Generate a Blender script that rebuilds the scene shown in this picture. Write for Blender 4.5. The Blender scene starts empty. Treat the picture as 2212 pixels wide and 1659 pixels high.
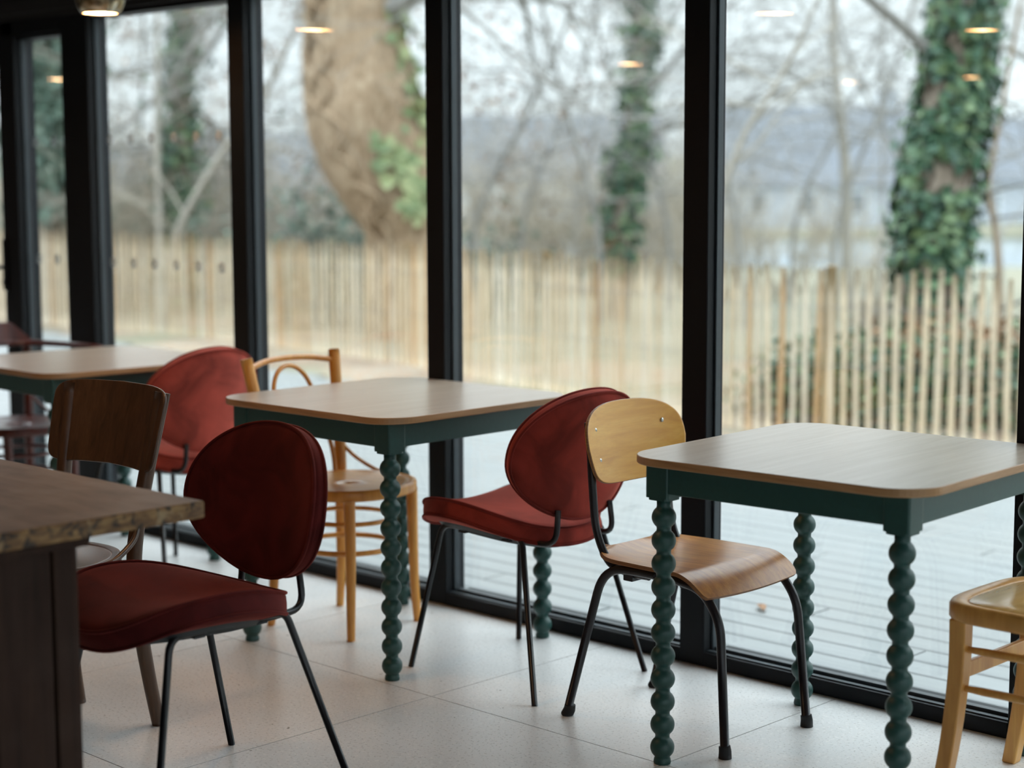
import bpy, math, random
from math import sin, cos, pi, radians as R
from mathutils import Vector, Matrix, noise as mnoise

sc = bpy.context.scene
COL = sc.collection

# ------------------------------------------------------------------ camera
cam_d = bpy.data.cameras.new('camera')
cam = bpy.data.objects.new('camera', cam_d)
COL.objects.link(cam)
rt = Vector((0.7190607, 0.69494137, -0.00286447))
up = Vector((-0.07761946, 0.0844081, 0.99340349))
fw = Vector((-0.69059896, 0.71409507, -0.11463552))
m = Matrix((rt, up, -fw)).transposed().to_4x4()
m.translation = Vector((0, 0, 1.3868))
cam.matrix_world = m
cam_d.sensor_fit = 'HORIZONTAL'
cam_d.sensor_width = 36.0
cam_d.lens = 3772.43 / 2212 * 36.0
cam_d.clip_start = 0.05
cam_d.clip_end = 400
cam_d.dof.use_dof = True
cam_d.dof.focus_distance = 4.35
cam_d.dof.aperture_fstop = 1.75
sc.camera = cam

# ------------------------------------------------------------------ world: overcast sky
world = bpy.data.worlds.new('overcast_sky')
sc.world = world
world.use_nodes = True
wt = world.node_tree
wt.nodes.clear()
def wn(t, **k):
    n = wt.nodes.new(t)
    for a, b in k.items(): setattr(n, a, b)
    return n
w_out = wn('ShaderNodeOutputWorld'); w_bg = wn('ShaderNodeBackground')
w_tc = wn('ShaderNodeTexCoord'); w_sep = wn('ShaderNodeSeparateXYZ')
wt.links.new(w_tc.outputs['Generated'], w_sep.inputs[0])
w_ramp = wn('ShaderNodeValToRGB')
cr = w_ramp.color_ramp
cr.elements[0].position = 0.0; cr.elements[0].color = (0.20, 0.23, 0.24, 1)
cr.elements[1].position = 1.0; cr.elements[1].color = (2.05, 2.22, 2.36, 1)
e = cr.elements.new(0.49); e.color = (0.20, 0.23, 0.24, 1)
e = cr.elements.new(0.505); e.color = (0.53, 0.585, 0.62, 1)
e = cr.elements.new(0.58); e.color = (0.62, 0.68, 0.72, 1)
e = cr.elements.new(0.72); e.color = (1.15, 1.27, 1.36, 1)
w_map = wn('ShaderNodeMapRange'); w_map.inputs['From Min'].default_value = -1
wt.links.new(w_sep.outputs['Z'], w_map.inputs['Value'])
wt.links.new(w_map.outputs[0], w_ramp.inputs[0])
w_no = wn('ShaderNodeTexNoise'); w_no.inputs['Scale'].default_value = 3.5; w_no.inputs['Detail'].default_value = 3
w_mp = wn('ShaderNodeMapping'); w_mp.inputs['Scale'].default_value = (1, 1, 2.6)
wt.links.new(w_tc.outputs['Generated'], w_mp.inputs[0]); wt.links.new(w_mp.outputs[0], w_no.inputs['Vector'])
w_mr = wn('ShaderNodeMapRange')
for k, v in (('From Min', .3), ('From Max', .7), ('To Min', .84), ('To Max', 1.16)): w_mr.inputs[k].default_value = v
wt.links.new(w_no.outputs[0], w_mr.inputs['Value'])
w_mul = wn('ShaderNodeVectorMath', operation='SCALE')
wt.links.new(w_ramp.outputs[0], w_mul.inputs[0]); wt.links.new(w_mr.outputs[0], w_mul.inputs['Scale'])
wt.links.new(w_mul.outputs[0], w_bg.inputs['Color'])
w_bg.inputs['Strength'].default_value = 1.0
wt.links.new(w_bg.outputs[0], w_out.inputs[0])

sc.view_settings.view_transform = 'Standard'
sc.view_settings.look = 'None'
sc.view_settings.exposure = 1.35
sc.view_settings.gamma = 1.0
sc.view_settings.use_curve_mapping = False
sc.cycles.max_bounces = 10
sc.cycles.transparent_max_bounces = 32
sc.cycles.sample_clamp_indirect = 6
sc.cycles.caustics_reflective = False
sc.cycles.caustics_refractive = False
sc.cycles.use_denoising = True

# ------------------------------------------------------------------ materials
MATS = {}
class NT:
    """small helper around a node tree"""
    def __init__(s, name):
        s.m = bpy.data.materials.new(name); s.m.use_nodes = True
        s.t = s.m.node_tree; s.t.nodes.clear()
        s.out = s.t.nodes.new('ShaderNodeOutputMaterial')
        s.b = s.t.nodes.new('ShaderNodeBsdfPrincipled')
        s.t.links.new(s.b.outputs[0], s.out.inputs[0])
        MATS[name] = s.m
    def n(s, t, inp=None, **k):
        nd = s.t.nodes.new(t)
        for a, b in k.items(): setattr(nd, a, b)
        for a, b in (inp or {}).items(): nd.inputs[a].default_value = b
        return nd
    def l(s, a, b): s.t.links.new(a, b)
    def set(s, **k):
        for a, b in k.items():
            a = a.replace('_', ' ')
            s.b.inputs[a].default_value = b
        return s
    def coords(s, scale=(1, 1, 1), kind='Object', rot=(0, 0, 0)):
        tc = s.n('ShaderNodeTexCoord'); mp = s.n('ShaderNodeMapping', {'Scale': scale, 'Rotation': rot})
        s.l(tc.outputs[kind], mp.inputs[0]); return mp.outputs[0]
    def noise(s, vec, scale=5, detail=3, dist=0, rough=.5):
        nd = s.n('ShaderNodeTexNoise', {'Scale': scale, 'Detail': detail, 'Distortion': dist, 'Roughness': rough})
        s.l(vec, nd.inputs['Vector']); return nd.outputs[0]
    def ramp(s, fac, stops):
        r = s.n('ShaderNodeValToRGB'); c = r.color_ramp
        while len(c.elements) < len(stops): c.elements.new(.5)
        for el, (p, col) in zip(c.elements, stops):
            el.position = p; el.color = (*col, 1) if len(col) == 3 else col
        s.l(fac, r.inputs[0]); return r.outputs[0]
    def mix(s, fac, a, b, mode='MIX'):
        x = s.n('ShaderNodeMix', data_type='RGBA', blend_type=mode)
        if isinstance(fac, (int, float)): x.inputs[0].default_value = fac
        else: s.l(fac, x.inputs[0])
        for i, v in ((6, a), (7, b)):
            if isinstance(v, tuple): x.inputs[i].default_value = (*v, 1)
            else: s.l(v, x.inputs[i])
        return x.outputs[2]
    def bump(s, h, strength=.2, dist=.002):
        b = s.n('ShaderNodeBump', {'Strength': strength, 'Distance': dist}); s.l(h, b.inputs['Height'])
        s.l(b.outputs[0], s.b.inputs['Normal'])
    def color(s, o): s.l(o, s.b.inputs['Base Color'])

def wood(name, dark, mid, light, rough=.4, grain=(2, 40, 40), coat=0.0, bump=.08, spec=.5, mott=.0, mcol=(0, 0, 0)):
    t = NT(name)
    v = t.coords(grain)
    n1 = t.noise(v, 1.6, 5, .6)
    col = t.ramp(n1, [(.28, dark), (.5, mid), (.72, light)])
    n2 = t.noise(t.coords(tuple(g * 6 for g in grain)), 1.5, 3)
    col = t.mix(t.ramp(n2, [(.35, (.0, .0, .0)), (.7, (.35, .35, .35))]), col, dark)
    if mott:
        n3 = t.noise(t.coords((1, 1, 1)), 9, 5)
        col = t.mix(t.ramp(n3, [(.45, (0, 0, 0)), (.68, (mott,) * 3)]), col, mcol)
    t.color(col)
    t.set(Roughness=rough, Coat_Weight=coat, Coat_Roughness=.25)
    t.b.inputs['Specular IOR Level'].default_value = spec
    t.bump(n2, bump, .0006)
    return t.m

def plain(name, col, rough=.5, metallic=0., spec=.5, bumpn=0, scale=60, var=.12, coat=0., coatr=.2):
    t = NT(name)
    v = t.coords((1, 1, 1))
    n = t.noise(v, scale, 3)
    c2 = tuple(min(1, c * (1 + var)) for c in col); c1 = tuple(c * (1 - var) for c in col)
    t.color(t.ramp(n, [(.3, c1), (.7, c2)]))
    t.set(Roughness=rough, Metallic=metallic, Coat_Weight=coat, Coat_Roughness=coatr)
    t.b.inputs['Specular IOR Level'].default_value = spec
    if bumpn: t.bump(n, bumpn, .001)
    return t.m

def velvet(name, col, sheen):
    t = NT(name)
    v = t.coords((1, 1, 1))
    n = t.noise(v, 7, 4, 1.2)
    d = tuple(c * .62 for c in col); l = tuple(min(1, c * 1.35) for c in col)
    t.color(t.ramp(n, [(.33, d), (.52, col), (.72, l)]))
    t.set(Roughness=.85, Sheen_Weight=1.0, Sheen_Roughness=.38)
    t.b.inputs['Sheen Tint'].default_value = (*sheen, 1)
    t.b.inputs['Specular IOR Level'].default_value = .15
    t.bump(t.noise(v, 420, 2), .25, .0008)
    return t.m

M_FRAME = plain('black_window_metal', (.0060, .0075, .0095), .55, 0, .22, var=.05, scale=200)
M_BEAD = plain('grey_glazing_bead', (.045, .057, .066), .4, .2, .5, var=.04)
M_GREEN = plain('green_table_paint', (.016, .066, .058), .42, 0, .5, bumpn=.05, scale=90, var=.06)
M_TUBE = plain('black_tube_paint', (.006, .006, .008), .32, 0, .5, var=.05)
M_TUBE_WORN = plain('worn_black_tube_paint', (.010, .008, .011), .34, 0, .5, var=.3, scale=25)
M_SHELL = plain('dark_grey_shell_plastic', (.012, .018, .02), .5)
M_RUBBER = plain('black_rubber', (.006, .006, .007), .7)
M_STEEL = plain('steel_screw', (.55, .55, .53), .3, 1.0)
M_VELVET = velvet('dark_red_velvet', (.240, .032, .022), (.85, .22, .16))
M_VELVET_D = velvet('shaded_dark_red_velvet', (.080, .009, .008), (.38, .08, .055))  # darker copy of the velvet: the near chair's shade put into its colour
M_VELVET_L = velvet('lit_light_red_velvet', (.36, .060, .042), (1.0, .34, .26))  # paler copy of the velvet: light on the back chair put into its colour
M_PIPE = velvet('dark_red_piping', (.150, .018, .013), (.6, .13, .10))
M_TOP = wood('pale_oak_laminate', (.46, .36, .27), (.52, .42, .33), (.57, .475, .385), .30, (26, 1.6, 4), bump=.02, coat=.3)
M_EDGE = wood('oak_edge_band', (.30, .15, .06), (.42, .23, .10), (.50, .29, .14), .4, (3, 3, 60), bump=.03)
M_PLY = wood('golden_beech_plywood', (.66, .29, .035), (.78, .38, .055), (.84, .46, .085), .34, (26, 2.2, 26), coat=.12, bump=.02)
M_PLYSEAT = wood('worn_golden_plywood', (.36, .135, .026), (.54, .23, .048), (.64, .31, .075), .32, (3, 34, 20), coat=.15, bump=.03, mott=.35, mcol=(.16, .06, .02))
M_PLYEDGE = wood('plywood_edge', (.18, .075, .03), (.26, .12, .045), (.34, .17, .07), .5, (2, 2, 200), bump=.05)
M_BENT = wood('honey_bentwood', (.52, .20, .028), (.68, .29, .05), (.76, .38, .08), .36, (14, 14, 2.2), coat=.12, bump=.02)
M_BENTSEAT = wood('honey_bentwood_seat', (.46, .21, .055), (.60, .31, .09), (.68, .38, .13), .28, (3, 26, 26), coat=.3, bump=.02)
M_BLOND = wood('blond_beech', (.50, .23, .05), (.64, .32, .08), (.72, .40, .11), .36, (16, 16, 2.0), coat=.12, bump=.02)
M_BLONDSEAT = wood('blond_beech_seat', (.50, .26, .07), (.62, .35, .10), (.70, .42, .15), .22, (26, 3, 26), coat=.5, bump=.02)
M_MAHOG = wood('red_mahogany', (.060, .010, .006), (.105, .018, .010), (.15, .028, .015), .3, (14, 14, 2.2), coat=.4, bump=.02)
M_WALNUT = wood('worn_dark_walnut', (.045, .022, .011), (.085, .040, .019), (.12, .060, .030), .38, (30, 30, 2.0), coat=.15, bump=.05)
M_WALSEAT = wood('dark_walnut_seat', (.09, .045, .023), (.14, .07, .037), (.19, .10, .055), .25, (30, 2.5, 26), coat=.4, bump=.04)
M_OLDTOP = wood('worn_brown_tabletop', (.080, .052, .038), (.135, .093, .070), (.20, .15, .118), .5, (2.0, 14, 14), bump=.1, mott=.5, mcol=(.23, .19, .16))
t = NT('worn_table_edge')
v = t.coords((1, 1, 1))
c = t.ramp(t.noise(t.coords((14, 14, 45)), 1.4, 5, .6), [(.30, (.09, .040, .015)), (.5, (.22, .115, .040)), (.72, (.40, .24, .095))])
c = t.mix(t.ramp(t.noise(v, 38, 4, .8), [(.53, (0, 0, 0)), (.62, (.92, .92, .92))]), c, (.022, .014, .010))
c = t.mix(t.ramp(t.noise(v, 21, 4, .5), [(.60, (0, 0, 0)), (.68, (.7, .7, .7))]), c, (.40, .28, .15))
t.color(c); t.set(Roughness=.65)
t.bump(t.noise(v, 60, 4), .5, .003)
M_OLDEDGE = t.m
M_OLDLEG = wood('dark_stained_boards', (.020, .009, .005), (.034, .016, .010), (.050, .025, .015), .7, (22, 22, 1.4), bump=.12, spec=.2, mott=.25, mcol=(.07, .045, .035))
M_DARKWALL = plain('dark_painted_wall', (.10, .09, .08), .8, scale=8)
M_CEIL = plain('dark_ceiling_paint', (.16, .15, .135), .9, scale=8)
M_WALLW = plain('charcoal_wall_cladding', (.012, .012, .012), .7, scale=8)

# floor: pale terrazzo tiles
t = NT('pale_terrazzo')
v = t.coords((1, 1, 1))
c = t.ramp(t.noise(v, 2.2, 5, .4), [(.3, (.71, .71, .70)), (.7, (.82, .82, .81))])
f = t.ramp(t.noise(v, 130, 2), [(.36, (1, 1, 1)), (.40, (0, 0, 0))])
c = t.mix(f, c, (.58, .57, .55))
f = t.ramp(t.noise(v, 95, 1), [(.62, (0, 0, 0)), (.66, (1, 1, 1))])
c = t.mix(f, c, (.84, .83, .81))
f = t.ramp(t.noise(v, 34, 2), [(.745, (0, 0, 0)), (.76, (1, 1, 1))])
c = t.mix(f, c, (.22, .20, .18))
t.color(c); t.set(Roughness=.33)
t.bump(t.noise(v, 60, 3), .04, .0006)
M_FLOOR = t.m
M_GROUT = plain('dark_grout', (.10, .085, .075), .9)

# decking boards (grooves are modelled); damp grey wood
t = NT('pale_grey_decking')
v = t.coords((1.2, 22, 22))
c = t.ramp(t.noise(v, 1.5, 5, .5), [(.25, (.185, .198, .200)), (.75, (.255, .270, .273))])
c = t.mix(t.ramp(t.noise(t.coords((1, 1, 1)), 1.3, 3), [(.4, (0, 0, 0)), (.7, (.5, .5, .5))]), c, (.235, .235, .225))
t.color(c); t.set(Roughness=.42)
t.bump(t.noise(v, 4, 3), .15, .001)
M_DECK = t.m
M_DECKGAP = plain('dark_deck_gap', (.05, .06, .06), .9)

t = NT('leafy_earth')
v = t.coords((1, 1, 1))
c = t.ramp(t.noise(v, 1.1, 6, .6), [(.25, (.20, .16, .12)), (.5, (.31, .26, .20)), (.75, (.40, .35, .28))])
c = t.mix(t.ramp(t.noise(v, 26, 3), [(.56, (0, 0, 0)), (.62, (.8, .8, .8))]), c, (.42, .20, .09))
c = t.mix(t.ramp(t.noise(v, 31, 3), [(.57, (0, 0, 0)), (.62, (.8, .8, .8))]), c, (.09, .06, .04))
c = t.mix(t.ramp(t.noise(v, .8, 3), [(.50, (0, 0, 0)), (.62, (.7, .7, .7))]), c, (.20, .215, .14))
t.color(c); t.set(Roughness=.95)
t.bump(t.noise(v, 30, 4), .8, .03)
M_EARTH = t.m

t = NT('winter_grass')
v = t.coords((1, 1, 1))
c = t.ramp(t.noise(v, .6, 6, .5), [(.3, (.15, .155, .105)), (.55, (.20, .20, .145)), (.8, (.24, .225, .17))])
c = t.mix(t.ramp(t.noise(v, 7, 4), [(.5, (0, 0, 0)), (.62, (.7, .7, .7))]), c, (.30, .23, .16))
t.color(c); t.set(Roughness=1.)
M_GRASS = t.m

def leafmat(name, a, b, c3, rough=.45, transl=.15):
    t = NT(name)
    g = t.n('ShaderNodeObjectInfo')
    gm = t.n('ShaderNodeNewGeometry')
    t.color(t.ramp(gm.outputs['Random Per Island'], [(.1, a), (.5, b), (.92, c3)]))
    t.set(Roughness=rough)
    t.b.inputs['Subsurface Weight'].default_value = 0
    t.b.inputs['Transmission Weight'].default_value = 0
    return t.m
M_IVY = leafmat('ivy_leaf_green', (.018, .060, .034), (.045, .115, .062), (.14, .21, .095))
M_IVYL = leafmat('pale_ivy_leaf', (.13, .19, .08), (.24, .29, .13), (.36, .38, .19))
M_DEADLEAF = leafmat('dead_brown_leaf', (.15, .07, .03), (.24, .12, .06), (.32, .19, .10), .8)
M_LAUREL = leafmat('evergreen_leaf', (.05, .10, .07), (.09, .15, .11), (.15, .20, .15))

def bark(name, a, b, c3, sc_=(7, 7, 1.6)):
    t = NT(name)
    v = t.coords(sc_)
    n = t.noise(v, 2.2, 6, 1.4)
    t.color(t.ramp(n, [(.28, a), (.5, b), (.74, c3)]))
    t.set(Roughness=.9)
    t.bump(n, .6, .03)
    return t.m
M_BARK = bark('brown_vine_covered_bark', (.19, .125, .07), (.34, .24, .155), (.46, .36, .25))
M_BARKG = bark('grey_brown_bark', (.13, .10, .075), (.25, .20, .155), (.37, .31, .25))
M_BARKP = bark('pale_bark', (.25, .225, .19), (.35, .32, .275), (.45, .42, .37))
M_TWIG = bark('grey_twig', (.20, .19, .18), (.29, .28, .265), (.38, .37, .35))
M_TWIGP = bark('pale_twig', (.28, .25, .20), (.37, .335, .28), (.46, .42, .36))
M_BRUSH = bark('tawny_brushwood', (.29, .245, .19), (.41, .355, .28), (.52, .46, .38))

t = NT('chestnut_paling')
v = t.coords((20, 20, 2.2))
oi = t.n('ShaderNodeObjectInfo')
gm = t.n('ShaderNodeNewGeometry')
add = t.n('ShaderNodeMath', operation='ADD'); t.l(oi.outputs['Random'], add.inputs[0]); t.l(gm.outputs['Random Per Island'], add.inputs[1])
frc = t.n('ShaderNodeMath', operation='FRACT'); t.l(add.outputs[0], frc.inputs[0])
base = t.ramp(frc.outputs[0], [(.0, (.62, .48, .32)), (.35, (.72, .59, .42)), (.7, (.74, .65, .52)), (.88, (.66, .48, .30)), (.97, (.50, .29, .13))])
c = t.mix(t.ramp(t.noise(v, 1.5, 4), [(.4, (0, 0, 0)), (.75, (.45, .45, .45))]), base, (.38, .27, .17))
t.color(c); t.set(Roughness=.85)
M_PALE = t.m
M_POST = wood('weathered_chestnut_post', (.30, .19, .09), (.44, .31, .17), (.55, .42, .26), .85, (18, 18, 2), bump=.3)
M_WIRE = plain('galvanised_wire', (.35, .34, .33), .4, .8)
M_ROOF = plain('blue_grey_slate_roof', (.15, .165, .19), .7, scale=3, var=.15)
M_RENDER = plain('pale_blue_render', (.46, .50, .56), .9, scale=2, var=.06)
M_WHITE = plain('white_painted_wall', (.80, .83, .86), .9, scale=2, var=.04)
M_DARKWIN = plain('dark_house_window', (.16, .19, .22), .2)
M_CARW = plain('white_car_paint', (.85, .87, .9), .25, coat=.6)
M_CARB = plain('dark_car_glass', (.05, .06, .07), .15)

t = NT('river_water')
t.set(Base_Color=(.30, .34, .36, 1), Roughness=.12)
t.bump(t.noise(t.coords((.6, .6, .6)), 2, 3), .25, .05)
M_WATER = t.m

# window glass: thin pane, transparent with angle dependent (Schlick) mirror reflection on either face
t = NT('window_glass')
t.t.nodes.remove(t.b)
geo = t.n('ShaderNodeNewGeometry')
dot = t.n('ShaderNodeVectorMath', operation='DOT_PRODUCT')
t.l(geo.outputs['Normal'], dot.inputs[0]); t.l(geo.outputs['Incoming'], dot.inputs[1])
ab = t.n('ShaderNodeMath', operation='ABSOLUTE'); t.l(dot.outputs['Value'], ab.inputs[0])
om = t.n('ShaderNodeMath', {0: 1.0}, operation='SUBTRACT'); t.l(ab.outputs[0], om.inputs[1])
pw = t.n('ShaderNodeMath', {1: 5.0}, operation='POWER'); t.l(om.outputs[0], pw.inputs[0])
ml = t.n('ShaderNodeMath', {1: .90}, operation='MULTIPLY'); t.l(pw.outputs[0], ml.inputs[0])
ad = t.n('ShaderNodeMath', {1: .032}, operation='ADD'); t.l(ml.outputs[0], ad.inputs[0])
tr = t.n('ShaderNodeBsdfTransparent', {'Color': (.98, .993, .99, 1)})
gl = t.n('ShaderNodeBsdfGlossy', {'Roughness': .0, 'Color': (1, 1, 1, 1)})
mx = t.n('ShaderNodeMixShader')
t.l(ad.outputs[0], mx.inputs[0]); t.l(tr.outputs[0], mx.inputs[1]); t.l(gl.outputs[0], mx.inputs[2])
t.l(mx.outputs[0], t.out.inputs[0])
M_GLASS = t.m
# frosted manifestation dots
t = NT('frosted_dot_film')
t.set(Base_Color=(.58, .63, .64, 1), Roughness=.6, Alpha=.42)
M_DOT = t.m

# mercury-glass pendant
t = NT('mercury_glass')
v = t.coords((1, 1, 1))
c = t.ramp(t.noise(v, 26, 5, .8), [(.36, (.05, .035, .02)), (.52, (.42, .33, .20)), (.70, (.72, .64, .50))])
t.color(c); t.set(Metallic=.9, Roughness=.22)
t.bump(t.noise(v, 35, 3), .3, .002)
M_MERC = t.m
t = NT('lit_lamp_diffuser')
t.set(Base_Color=(1, .8, .6, 1), Roughness=.5)
t.b.inputs['Emission Color'].default_value = (1.0, .42, .14, 1)
t.b.inputs['Emission Strength'].default_value = 20.0
M_LIT = t.m
t = NT('lit_lamp_bulb')
t.b.inputs['Emission Color'].default_value = (1.0, .62, .30, 1)
t.b.inputs['Emission Strength'].default_value = 24.0
M_BULB = t.m

# ------------------------------------------------------------------ mesh helpers
class MB:
    def __init__(s): s.v = []; s.f = []; s.sm = []; s.mi = []
    def add(s, vs, fs, smooth=True, mi=0):
        o = len(s.v)
        s.v += [tuple(p) for p in vs]
        for f in fs: s.f.append(tuple(i + o for i in f)); s.sm.append(smooth); s.mi.append(mi)
        return s
    def box(s, c, d, rot=None, mi=0):
        x, y, z = (q / 2 for q in d)
        vs = [Vector((a * x, b * y, e * z)) for a in (-1, 1) for b in (-1, 1) for e in (-1, 1)]
        if rot: vs = [rot @ p for p in vs]
        c = Vector(c)
        return s.add([p + c for p in vs], [(0, 1, 3, 2), (4, 6, 7, 5), (0, 4, 5, 1), (2, 3, 7, 6), (0, 2, 6, 4), (1, 5, 7, 3)], False, mi)
    def bbox(s, a, b, mi=0):
        return s.box([(p + q) / 2 for p, q in zip(a, b)], [q - p for p, q in zip(a, b)], mi=mi)
    def tube(s, pts, r, seg=12, caps=True, closed=False, mi=0, flat=None, up0=None):
        """tube along points; r number or list; flat=(a,b) elliptical scale"""
        P = [Vector(p) for p in pts]; n = len(P)
        rr = r if isinstance(r, (list, tuple)) else [r] * n
        T = []
        for i in range(n):
            if closed: d = P[(i + 1) % n] - P[i - 1]
            else: d = P[min(i + 1, n - 1)] - P[max(i - 1, 0)]
            T.append(d.normalized() if d.length > 1e-9 else Vector((0, 0, 1)))
        N = Vector(up0) if up0 else (Vector((0, 0, 1)) if abs(T[0].z) < .9 else Vector((1, 0, 0)))
        vs = []
        for i in range(n):
            N = (N - T[i] * N.dot(T[i]))
            if N.length < 1e-6: N = T[i].orthogonal()
            N.normalize(); B = T[i].cross(N)
            fa, fb = flat if flat else (1, 1)
            for k in range(seg):
                a = 2 * pi * k / seg
                vs.append(P[i] + (N * cos(a) * fa + B * sin(a) * fb) * rr[i])
        fs = []
        m_ = n if closed else n - 1
        for i in range(m_):
            j = (i + 1) % n
            for k in range(seg):
                k2 = (k + 1) % seg
                fs.append((i * seg + k, j * seg + k, j * seg + k2, i * seg + k2)[::-1])
        s.add(vs, fs, True, mi)
        if caps and not closed:
            o = len(s.v) - len(vs)
            s.f.append(tuple(o + k for k in range(seg))[::1]); s.sm.append(False); s.mi.append(mi)
            s.f.append(tuple(o + (n - 1) * seg + k for k in range(seg))[::-1]); s.sm.append(False); s.mi.append(mi)
        return s
    def lathe(s, prof, seg=24, c=(0, 0, 0), mi=0):
        vs = []; fs = []; n = len(prof)
        for r, z in prof:
            for k in range(seg):
                a = 2 * pi * k / seg
                vs.append((c[0] + r * cos(a), c[1] + r * sin(a), c[2] + z))
        for i in range(n - 1):
            for k in range(seg):
                k2 = (k + 1) % seg
                fs.append((i * seg + k, i * seg + k2, (i + 1) * seg + k2, (i + 1) * seg + k))
        fs.append(tuple(range(seg))[::-1]); fs.append(tuple((n - 1) * seg + k for k in range(seg)))
        return s.add(vs, fs, True, mi)
    def prism(s, outl, z0, z1, mi_top=0, mi_side=0, bev=0.0):
        """outline CCW in xy; small chamfer at the rims"""
        n = len(outl)
        cx = sum(p[0] for p in outl) / n; cy = sum(p[1] for p in outl) / n
        def ins(d):
            o = []
            for i in range(n):
                p = Vector(outl[i]).to_2d() if False else Vector((outl[i][0], outl[i][1]))
                a = Vector((outl[i - 1][0], outl[i - 1][1])); b = Vector((outl[(i + 1) % n][0], outl[(i + 1) % n][1]))
                tg = (b - a).normalized(); nm = Vector((-tg.y, tg.x))
                o.append(p + nm * d)
            return o
        rings = [(ins(bev), z0), (ins(0), z0 + bev), (ins(0), z1 - bev), (ins(bev), z1)] if bev else [(ins(0), z0), (ins(0), z1)]
        vs = [(p.x, p.y, z) for r, z in rings for p in r]
        fs = []
        for i in range(len(rings) - 1):
            for k in range(n):
                k2 = (k + 1) % n
                fs.append((i * n + k, i * n + k2, (i + 1) * n + k2, (i + 1) * n + k))
        s.add(vs, fs, False, mi_side)
        o = len(s.v) - len(vs)
        s.f.append(tuple(o + k for k in range(n))[::-1]); s.sm.append(False); s.mi.append(mi_side)
        s.f.append(tuple(o + (len(rings) - 1) * n + k for k in range(n))); s.sm.append(False); s.mi.append(mi_top)
        return s
    def build(s, name, mat, parent=None, bevel=0.0, seg=2):
        me = bpy.data.meshes.new(name)
        me.from_pydata(s.v, [], s.f)
        for mm in (mat if isinstance(mat, (list, tuple)) else [mat]): me.materials.append(mm)
        me.polygons.foreach_set('use_smooth', s.sm)
        me.polygons.foreach_set('material_index', s.mi)
        me.update()
        o = bpy.data.objects.new(name, me); COL.objects.link(o)
        if parent: o.parent = parent
        if bevel:
            b = o.modifiers.new('soft_edges', 'BEVEL'); b.width = bevel; b.segments = seg; b.limit_method = 'ANGLE'; b.angle_limit = R(40)
        return o

def spline(pts, n=8, closed=False):
    P = [Vector(p) for p in pts]; out = []
    m_ = len(P)
    rng = range(m_) if closed else range(m_ - 1)
    for i in rng:
        if closed: a, b, c_, d = P[i - 1], P[i], P[(i + 1) % m_], P[(i + 2) % m_]
        else: a, b, c_, d = P[max(i - 1, 0)], P[i], P[i + 1], P[min(i + 2, m_ - 1)]
        for k in range(n):
            u = k / n
            out.append(.5 * ((2 * b) + (c_ - a) * u + (2 * a - 5 * b + 4 * c_ - d) * u * u + (3 * b - a - 3 * c_ + d) * u ** 3))
    if not closed: out.append(P[-1])
    return out

def bent(pts, rad, n=6):
    """polyline with rounded corners (tube bending)"""
    P = [Vector(p) for p in pts]; out = [P[0]]
    for i in range(1, len(P) - 1):
        a = (P[i - 1] - P[i]); b = (P[i + 1] - P[i])
        r = min(rad, a.length * .48, b.length * .48)
        p0 = P[i] + a.normalized() * r; p1 = P[i] + b.normalized() * r
        for k in range(n + 1):
            u = k / n
            out.append(p0 * (1 - u) ** 2 + P[i] * 2 * u * (1 - u) + p1 * u * u)
    out.append(P[-1]); return out

def rrect(x0, y0, x1, y1, r, n=8):
    o = []
    for cx, cy, a0 in ((x1 - r, y0 + r, -90), (x1 - r, y1 - r, 0), (x0 + r, y1 - r, 90), (x0 + r, y0 + r, 180)):
        for k in range(n + 1):
            a = R(a0 + 90 * k / n); o.append((cx + r * cos(a), cy + r * sin(a)))
    return o

def thing(name, label, cat, loc=(0, 0, 0), rz=0, group=None, kind=None):
    o = bpy.data.objects.new(name, None); COL.objects.link(o)
    o.empty_display_size = .1
    o.location = loc; o.rotation_euler = (0, 0, rz)
    o['label'] = label; o['category'] = cat
    if group: o['group'] = group
    if kind: o['kind'] = kind
    return o
def struct(o): o['kind'] = 'structure'; return o
def copy_tree(o, parent=None):
    c = o.copy(); COL.objects.link(c)
    if parent: c.parent = parent
    for ch in list(o.children): copy_tree(ch, c)
    return c

# ================================================================== SETTING
WY = 3.904          # inner face of the window wall
GY = 3.968          # glass plane
HEAD = 2.065         # underside of the window head

# floor tiles (one floor, joints modelled)
xs = [-10.4, -9.37, -8.52, -7.67, -6.81, -5.96, -5.11, -4.255, -3.37, -2.56, -1.72, -.87, -.02, .83, 1.68, 2.53, 3.4]
ys = [-5.4, -4.99, -4.085, -3.18, -2.27, -1.365, -.46, .445, 1.35, 2.257, 3.165, 4.0]
f_ = MB()
g = .0016
for i in range(len(xs) - 1):
    for j in range(len(ys) - 1):
        f_.bbox((xs[i] + g, ys[j] + g, -.02), (xs[i + 1] - g, ys[j + 1] - g, 0), mi=0)
f_.bbox((-10.4, -5.4, -.06), (3.4, 4.02, -.0015), mi=1)
struct(f_.build('floor', [M_FLOOR, M_GROUT]))

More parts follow.
